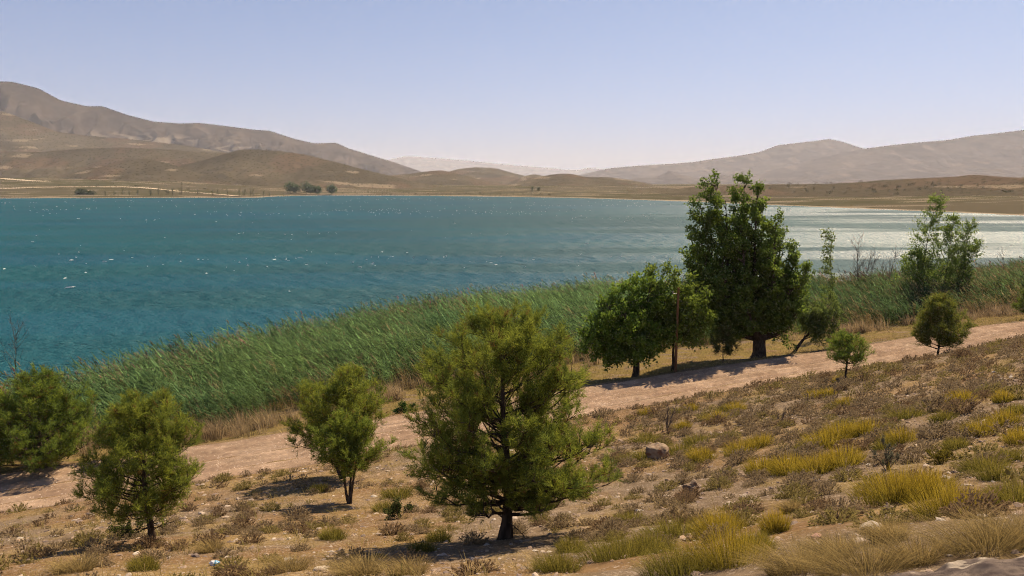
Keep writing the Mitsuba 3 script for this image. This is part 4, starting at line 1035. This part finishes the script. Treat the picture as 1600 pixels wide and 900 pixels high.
SPECIAL = {(5.42, 10.88): 'biggest dome of golden yellow grass, dark at its foot, on bare gravel', (5.75, 10.65): 'smaller golden lobe joined to the right of the biggest golden dome',
           (2.93, 10.9): 'tall golden round tuft left of the single small golden tuft', (3.33, 9.67): 'single small golden tuft alone on gravel', (4.58, 8.05): 'golden tuft before the long leaning straw grass at the right',
           (2.56, 12.14): 'low olive tuft touching the tall golden round tuft on its left', (-3.91, 26.15): 'olive tuft between the slender pine and the largest pine', (-1.45, 15.21): 'small dark green tuft left of the largest pine\'s trunk'}
g = rng_(620)
for x, y, w, t in TUFTS:
    word, tip, foot = TONE[t]
    n = int(np.clip(800 * (11 / y) * (0.5 + w), 200, 1100))
    L = {'g': 0.62, 'o': 0.46, 's': 0.40}[t] * (0.5 + 0.5 * w)
    wd = np.clip(0.0017 * y / 6, 0.0016, 0.008)
    tr = tuft_tris(g, n, L, w * 0.85, wd, lean=0.5, seg=3) if t == 's' else dome_tris(g, n, L, w * 0.62, wd)
    z0 = float(height(np.array([x]), np.array([y]))[0]) - 0.03
    v = tr.reshape(-1, 3)
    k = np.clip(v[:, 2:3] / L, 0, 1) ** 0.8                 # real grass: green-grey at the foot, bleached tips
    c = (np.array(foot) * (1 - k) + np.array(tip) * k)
    c = c * np.repeat(np.repeat((1 + 0.2 * g.normal(size=(n, 1))).clip(0.5, 1.5), 5, 0), 3, 0)
    # the foot of every blade follows the ground
    zz = height(v[:, 0] * 0.6 + x, v[:, 1] * 0.6 + y, False) - float(height(np.array([x]), np.array([y]), False)[0])
    put('grass_tuft', (v + np.stack([np.full(len(v), x), np.full(len(v), y), z0 + zz], 1), np.arange(len(v)).reshape(-1, 3)), 'dry_blades', color=c.clip(0.01, 0.9),
        label=SPECIAL.get((x, y), f"{'broad' if w > 0.7 else 'narrow' if w < 0.48 else 'medium'} {word} grass tuft {zone(x, y)}"), cat='grass tuft', group=None if (x, y) in SPECIAL else 'grass tufts on the slope')

# ------------------------------------------------------------------ cushion shrubs
def cushion(g, n=125, wide=1.0, tall=0.8, w=0.036):
    """a cushion of wiry twigs, radius 1: blades from the foot to a domed surface, small sprigs at their ends"""
    tris = []
    for i in range(n):
        a, e = g.uniform(0, 6.28), math.acos(g.uniform(0.02, 1))
        bump = 1 + 0.18 * math.sin(3 * a + 1) * math.sin(e) + g.normal(0, 0.06)
        tip = np.array([math.cos(a) * math.sin(e) * wide, math.sin(a) * math.sin(e) * wide, max(math.cos(e) * tall, 0.02)]) * bump
        b = tip * np.array([0.35, 0.35, 0.0]) + g.normal(0, 0.06, 3) * [1, 1, 0]
        s = unit(np.cross(tip - b, g.normal(size=3))) * w
        mid = b + (tip - b) * 0.6 + [0, 0, 0.05]
        tris += [[b - s, b + s, mid], [mid - s * 0.8, mid + s * 0.8, tip]]
        for k in range(4):
            q = b + (tip - b) * g.uniform(0.55, 1)
            d = unit(unit(tip) + 0.9 * g.normal(size=3)) * g.uniform(0.08, 0.15)
            s2 = unit(np.cross(d, g.normal(size=3))) * w * 1.15
            tris.append([q - s2, q + s2, q + d])
    return np.array(tris)


g = rng_(640)
SHRUB = {'grey': (0.27, 0.208, 0.125), 'brown': (0.21, 0.146, 0.085), 'olive': (0.26, 0.215, 0.08)}
for k_, c_3 in SHRUB.items():
    scene[f'{k_}_shrub'] = {'type': 'principledthin', 'base_color': rgb(*c_3), 'roughness': 0.6, 'spec_trans': 0.0, 'diff_trans': 0.7, 'eta': 1.3}
cush = [cushion(g) for _ in range(4)]
cush_lo = [cushion(g, 34, w=0.07) for _ in range(4)]
cush_ply = [mikit.ply((t.reshape(-1, 3), np.arange(t.size // 3).reshape(-1, 3))) for t in cush]
N = 24000
X, Y = g.uniform(-46, 62, N), 5 + 62 * g.random(N) ** 0.8
rd, _ = seg_dist(X, Y, [tuple(p) for p in ROAD])
front = Y < np.interp(X, ROAD[:, 0], ROAD[:, 1])
dens = 0.30 + 0.50 * sstep(-4, 8, X) + 0.75 * n2(X, Y, 3.2, 3, 81) - 0.2 * sstep(14, 7, Y)
keep = front & (rd > 3.1) & (np.abs(np.arctan2(X, Y)) < math.radians(43)) & (g.random(N) < dens)
X, Y = X[keep], Y[keep]
size = g.uniform(0.12, 0.33, len(X)) * (1 + 0.25 * sstep(-2, 10, X)) * np.where(g.random(len(X)) < 0.12, 1.35, 1)
big = np.array([(x, y, w * 0.42) for x, y, w, _ in TUFTS] + [(-0.13, 14.97, 0.35), (-8.24, 17.41, 0.3), (5.16, 27.6, 0.5), (4.6, 19.75, 0.35), (7.95, 16.4, 0.4), (8.9, 16.1, 0.45), (-5.14, 13.16, 0.3), (4.6, 9.4, 0.35), (5.2, 9.6, 0.5), (3.2, 9.9, 0.4)])
order = np.argsort(-size / Y)
taken = []
grid = {}
for i in order:
    x, y, s = X[i], Y[i], size[i]
    if (np.hypot(big[:, 0] - x, big[:, 1] - y) < big[:, 2] + s * 0.6).any():
        continue
    cx, cy = int(x // 1), int(y // 1)
    near = [j for a in (-1, 0, 1) for b in (-1, 0, 1) for j in grid.get((cx + a, cy + b), ())]
    if any(math.hypot(X[j] - x, Y[j] - y) < 0.78 * (s + size[j]) for j in near):
        continue
    grid.setdefault((cx, cy), []).append(i)
    taken.append(i)
taken = np.array(taken)
X, Y, size = X[taken], Y[taken], size[taken]
Z = height(X, Y) - 0.02
e = 0.3
slx, sly = (height(X + e, Y, False) - height(X - e, Y, False)) / (2 * e), (height(X, Y + e, False) - height(X, Y - e, False)) / (2 * e)
tone = g.choice(3, len(X), p=[0.5, 0.25, 0.25])
tone = np.where((n2(X, Y, 6, 2, 83) > 0.25) & (X < 0), 2, tone)
names = list(SHRUB)
WORD = {'grey': 'grey brown', 'brown': 'dark brown', 'olive': 'olive brown'}
rank = np.argsort(-size / np.hypot(X, Y) * (np.abs(X) < 0.62 * Y))
print('shrubs', len(X))
for i in rank[:300]:
    nm = names[tone[i]]
    a = g.uniform(0, 6.28)
    M = np.eye(4)
    s = size[i] * 1.08
    c, q = math.cos(a) * s, math.sin(a) * s
    M[:3, :3] = [[c, -q, 0], [q, c, 0], [slx[i] * c + sly[i] * q, -slx[i] * q + sly[i] * c, s * g.uniform(0.8, 1.25)]]
    M[:3, 3] = X[i], Y[i], Z[i]
    put('cushion_shrub', {**cush_ply[int(g.integers(4))], 'bsdf': {'type': 'ref', 'id': f'{nm}_shrub'}}, None, place=T(M), label=f"{'large' if size[i] > 0.31 else 'small' if size[i] < 0.21 else 'middling'} {WORD[nm]} cushion shrub {zone(X[i], Y[i])}", cat='shrub',
        group='cushion shrubs scattered over the slope')
parts = []
for k in range(4):
    idx = rank[300:][k::4]
    tr = cush_lo[k]
    a = g.uniform(0, 6.28, len(idx))
    s = size[idx] * 1.1
    Rm = np.zeros((len(idx), 3, 3))
    Rm[:, 0, 0], Rm[:, 0, 1], Rm[:, 1, 0], Rm[:, 1, 1], Rm[:, 2, 2] = np.cos(a), -np.sin(a), np.sin(a), np.cos(a), g.uniform(0.8, 1.25, len(idx))
    Rm[:, 2, 0], Rm[:, 2, 1] = slx[idx] * np.cos(a) + sly[idx] * np.sin(a), -slx[idx] * np.sin(a) + sly[idx] * np.cos(a)
    v = np.einsum('nij,kcj->nkci', Rm * s[:, None, None], tr) + np.stack([X[idx], Y[idx], Z[idx]], 1)[:, None, None, :]
    cc = np.array([SHRUB[names[t]] for t in tone[idx]])[:, None, None, :] * (1 + 0.12 * g.normal(size=(len(idx), len(tr), 1, 1))).clip(0.6, 1.4)
    parts.append((v.reshape(-1, 3), np.arange(v.size // 3).reshape(-1, 3), np.broadcast_to(cc, v.shape).reshape(-1, 3)))
v, f, c = join(parts)
put('shrub_cover', (v, f), 'dry_blades', color=c, label='distant small cushion shrubs dotting the slope near the road', cat='shrubs', kind='stuff')

# ------------------------------------------------------------------ loose stones and grass wisps between the shrubs
g = rng_(660)
N = 18000
X, Y = g.uniform(-16, 24, N), 4 + 30 * g.random(N) ** 1.5
ok = (np.abs(np.arctan2(X, Y)) < math.radians(36)) & (g.random(N) < 0.35 + 0.6 * sstep(-0.2, 0.5, n2(X, Y, 2.2, 3, 91)) + 0.2 * sstep(0, 8, X)) & (n2(X, Y, 2.2, 3, 91) > -0.25)
X, Y = X[ok], Y[ok]
chip = trimesh.creation.icosphere(subdivisions=0)
cv, cf = np.array(chip.vertices), np.array(chip.faces)
s = np.minimum(0.012 + 0.022 * g.random(len(X)) ** 3 * 2.4, 0.07) * (0.8 + Y / 30)
sh = g.uniform(0.6, 1.4, (len(X), len(cv), 3)) * np.stack([g.uniform(0.8, 1.5, len(X)), g.uniform(0.6, 1.0, len(X)), g.uniform(0.2, 0.5, len(X))], 1)[:, None, :]
a = g.uniform(0, 6.28, len(X))
V = cv[None] * sh * s[:, None, None]
V = np.stack([V[..., 0] * np.cos(a)[:, None] - V[..., 1] * np.sin(a)[:, None], V[..., 0] * np.sin(a)[:, None] + V[..., 1] * np.cos(a)[:, None], V[..., 2]], -1)
V += np.stack([X, Y, height(X, Y) + s * 0.12], 1)[:, None, :]
pal = np.array([(0.38, 0.31, 0.245), (0.28, 0.21, 0.16), (0.20, 0.155, 0.13), (0.34, 0.25, 0.17), (0.44, 0.385, 0.32)])[g.choice(5, len(X), p=[0.24, 0.27, 0.25, 0.17, 0.07])] * g.uniform(0.8, 1.15, (len(X), 1))
FF = (cf[None] + (np.arange(len(X)) * len(cv))[:, None, None]).reshape(-1, 3)
put('gravel', (V.reshape(-1, 3), FF), 'flakes', color=np.repeat(pal, len(cv), 0), label='loose angular stone chips strewn over the slope', cat='gravel', kind='stuff')
X, Y = g.uniform(-30, 44, 9000), 4.5 + 48 * g.random(9000) ** 1.15
rd, _ = seg_dist(X, Y, [tuple(p) for p in ROAD])
ok = (rd > 2.4) & (Y < np.interp(X, ROAD[:, 0], ROAD[:, 1])) & (np.abs(np.arctan2(X, Y)) < math.radians(42)) & (n2(X, Y, 3.2, 3, 92) + 0.25 * sstep(2, -6, X) > 0.02)
X, Y = X[ok], Y[ok]
wv = [clump_variant(g, 14, 0.2, 0.3, 0.0042, lean=0.3, seg=2) for _ in range(6)]
col = np.array([0.40, 0.30, 0.13]) * g.uniform(0.7, 1.2, (len(X), 1)) * np.where(g.random((len(X), 1)) < 0.3, [0.75, 0.85, 0.6], [1, 1, 1])
v, f, c = scatter_clumps(wv, np.stack([X, Y, height(X, Y) - 0.02], 1), g.uniform(0.5, 1.4, len(X)), col, g)
put('grass_wisps', (v, f), 'dry_blades', color=c, label='short dry grass wisps scattered between the shrubs', cat='grass', kind='stuff')


# ------------------------------------------------------------------ trees and bushes across the lake
def surface(x, y):
    """height of the highest hill or plain at a point far away"""
    z = float(height(np.array([x]), np.array([y]))[0])
    for hv, _ in HILLS:
        m = (np.abs(hv[:, 0] - x) < 25) & (np.abs(hv[:, 1] - y) < 25)
        if m.any():
            q = hv[m]
            z = max(z, float(q[np.argmin((q[:, 0] - x) ** 2 + (q[:, 1] - y) ** 2), 2]))
    return z


def far_tree(label, x, y, tall, wide, seed, tint=(0.055, 0.072, 0.03), key='far_tree', cat='tree', group=None, n=260, trunk=True, sparse=1.0):
    g = rng_(seed)
    z = surface(x, y) - 0.2
    k, root = 0, key
    while root in labels:
        k += 1
        root = f'{key}_{k:03d}'
    tag(root, label, cat, group)
    p = g.normal(size=(n, 3))
    p = unit(p) * g.random((n, 1)) ** 0.4
    lob = 1 + 0.25 * np.sin(3 * np.arctan2(p[:, 1], p[:, 0]) + seed) * np.cos(2.2 * p[:, 2] + seed)
    p = p * lob[:, None] * [wide, wide, tall * (0.46 if trunk else 0.5)] + [x, y, z + tall * (0.56 if trunk else 0.42)]
    v, f, c = stamp(leaf_tris(g, 2, 1.0, 0.6), p, g.normal(size=(n, 3)), np.full(n, max(0.35, wide * 0.2) * sparse), np.array(tint) * (1 + 0.2 * g.normal(size=(n, 1))).clip(0.5, 1.6), g)
    if trunk:
        put(root + '__trunk', tubes([(np.array([[x, y, z], [x + 0.1, y, z + tall * 0.3], [x, y, z + tall * 0.8]]), [0.03 * tall, 0.022 * tall, 0.006 * tall])], 5), 'bark')
        put(root + '__crown', (v, f), 'green_leaves', color=c)
    else:
        put(root, (v, f), 'green_leaves', color=c, label=label, cat=cat, group=group)
    return root


for i, (x, y, h, w, lab) in enumerate([(-345, 1262, 18, 7.5, 'leftmost and fullest tree of the clump on the far shore'), (-336, 1258, 15, 5, 'second tree from the left in the far shore clump'),
                                       (-322, 1266, 19, 6.5, 'tallest tree at the middle of the far shore clump'), (-313, 1258, 15, 6, 'fourth tree from the left in the far shore clump'),
                                       (-303, 1262, 13, 5, 'fifth tree from the left in the far shore clump, low'), (-281, 1262, 15, 6.5, 'separate tree at the right end of the far shore clump')]):
    far_tree(lab, x, y, h, w * 1.3, 700 + i, tint=(0.095, 0.13, 0.065), n=420)
far_tree('left one of the two lone trees at the middle of the far shore', 34, 1362, 9.5, 3.6, 710)
far_tree('right one of the two lone trees at the middle of the far shore', 45, 1366, 8.0, 3.2, 711)
far_tree('dark dense bush left on the far shore plain', -560, 1052, 7.5, 7.5, 712, key='far_bush', cat='bush', trunk=False, tint=(0.065, 0.08, 0.035), n=380)
far_tree('lower dark bush joined to the dark dense bush on the far shore', -549, 1054, 5, 6, 713, key='far_bush', cat='bush', trunk=False, tint=(0.07, 0.085, 0.038))
g = rng_(720)
for i in range(26):
    u = g.uniform(0, 1)
    x = -545 + 250 * u + g.normal(0, 3)
    y = 1030 + 26 * u + g.uniform(0, 25)
    far_tree('thin sparse sapling in the row along the left far shore', x, y, g.uniform(8, 14) if u > 0.3 else g.uniform(6, 10), g.uniform(1.0, 1.9), 730 + i, tint=(0.10, 0.105, 0.05), key='far_sapling', cat='tree', group='saplings in a row along the left far shore', n=60, sparse=1.7)
for i in range(34):
    x = -270 + 330 * (i + g.random()) / 34
    d = 40 + g.uniform(-15, 90)
    y = np.interp(x, [-294, -152, -17, 79], [1237, 1202, 1106, 1001]) + d
    far_tree('tiny dark bush along the middle of the far shore', x, y, g.uniform(2, 4.5), g.uniform(1.3, 2.6), 770 + i, key='far_bush', cat='bush', group='tiny bushes along the middle of the far shore', trunk=False, tint=(0.05, 0.05, 0.025), n=60)
for i in range(70):
    if i < 10:
        x, y = 385 + 90 * g.random(), 1085 + 40 * g.normal()
        y = 1135 - (x - 400) * 0.55 + g.normal(0, 8)
    else:
        x, y = g.uniform(330, 520), 0
        y = np.interp(x, [330, 520], [1000, 820]) + g.uniform(-90, 130)
    far_tree('small dark bush dotted over the low tan hill on the right shore', x, y, g.uniform(2.6, 5.4), g.uniform(1.8, 3.4), 810 + i, key='far_bush', cat='bush', group='bushes dotted over the right shore hill', trunk=False, tint=(0.05, 0.052, 0.03), n=50)
for i in range(26):
    x, y = g.uniform(-900, -380), g.uniform(1180, 1560)
    far_tree('small dark bush on the plain below the left hills', x, y, g.uniform(1.8, 4), g.uniform(1.6, 3.4), 900 + i, key='far_bush', cat='bush', group='bushes on the plain below the left hills', trunk=False, tint=(0.06, 0.055, 0.028), n=50)


# pale tracks across the far plain
def track(pts, width, label, seed):
    p = np.array(pts, float)
    cum = np.concatenate([[0], np.cumsum(np.hypot(*np.diff(p, axis=0).T))])
    s = np.arange(0, cum[-1], 6.0)
    c = CubicSpline(cum, p)(s)
    t = unit(np.gradient(c, axis=0))
    nn = np.stack([-t[:, 1], t[:, 0]], 1)
    w = np.linspace(-1, 1, 4)
    q = c[:, None, :] + nn[:, None, :] * (w[None, :, None] * (width * (1 + 0.35 * n2(s, 0 * s, 40, 2, seed)))[:, None, None])
    z = height(q[..., 0], q[..., 1]) + 0.35
    put('far_track', (np.concatenate([q, z[..., None]], -1).reshape(-1, 3), grid_faces(len(s), 4)), 'pale_track', smooth=True, label=label, kind='structure')


scene['pale_track'] = {'type': 'twosided', 'bsdf': {'type': 'diffuse', 'reflectance': rgb(0.50, 0.41, 0.30)}}
track([(-1080, 1530), (-959, 1520), (-836, 1422), (-800, 1400)], 8, 'upper pale track at the left edge of the far plain', 1)
track([(-745, 1155), (-728, 1163), (-685, 1225), (-600, 1242), (-507, 1180), (-411, 1106), (-354, 1045)], 6, 'long pale track winding down to the far shore at the left', 2)
print('triangles', sum(len(meshkit.WRITTEN[d['filename']][1]) for d in scene.values() if d.get('type') == 'ply'), 'reeds', N_REED)
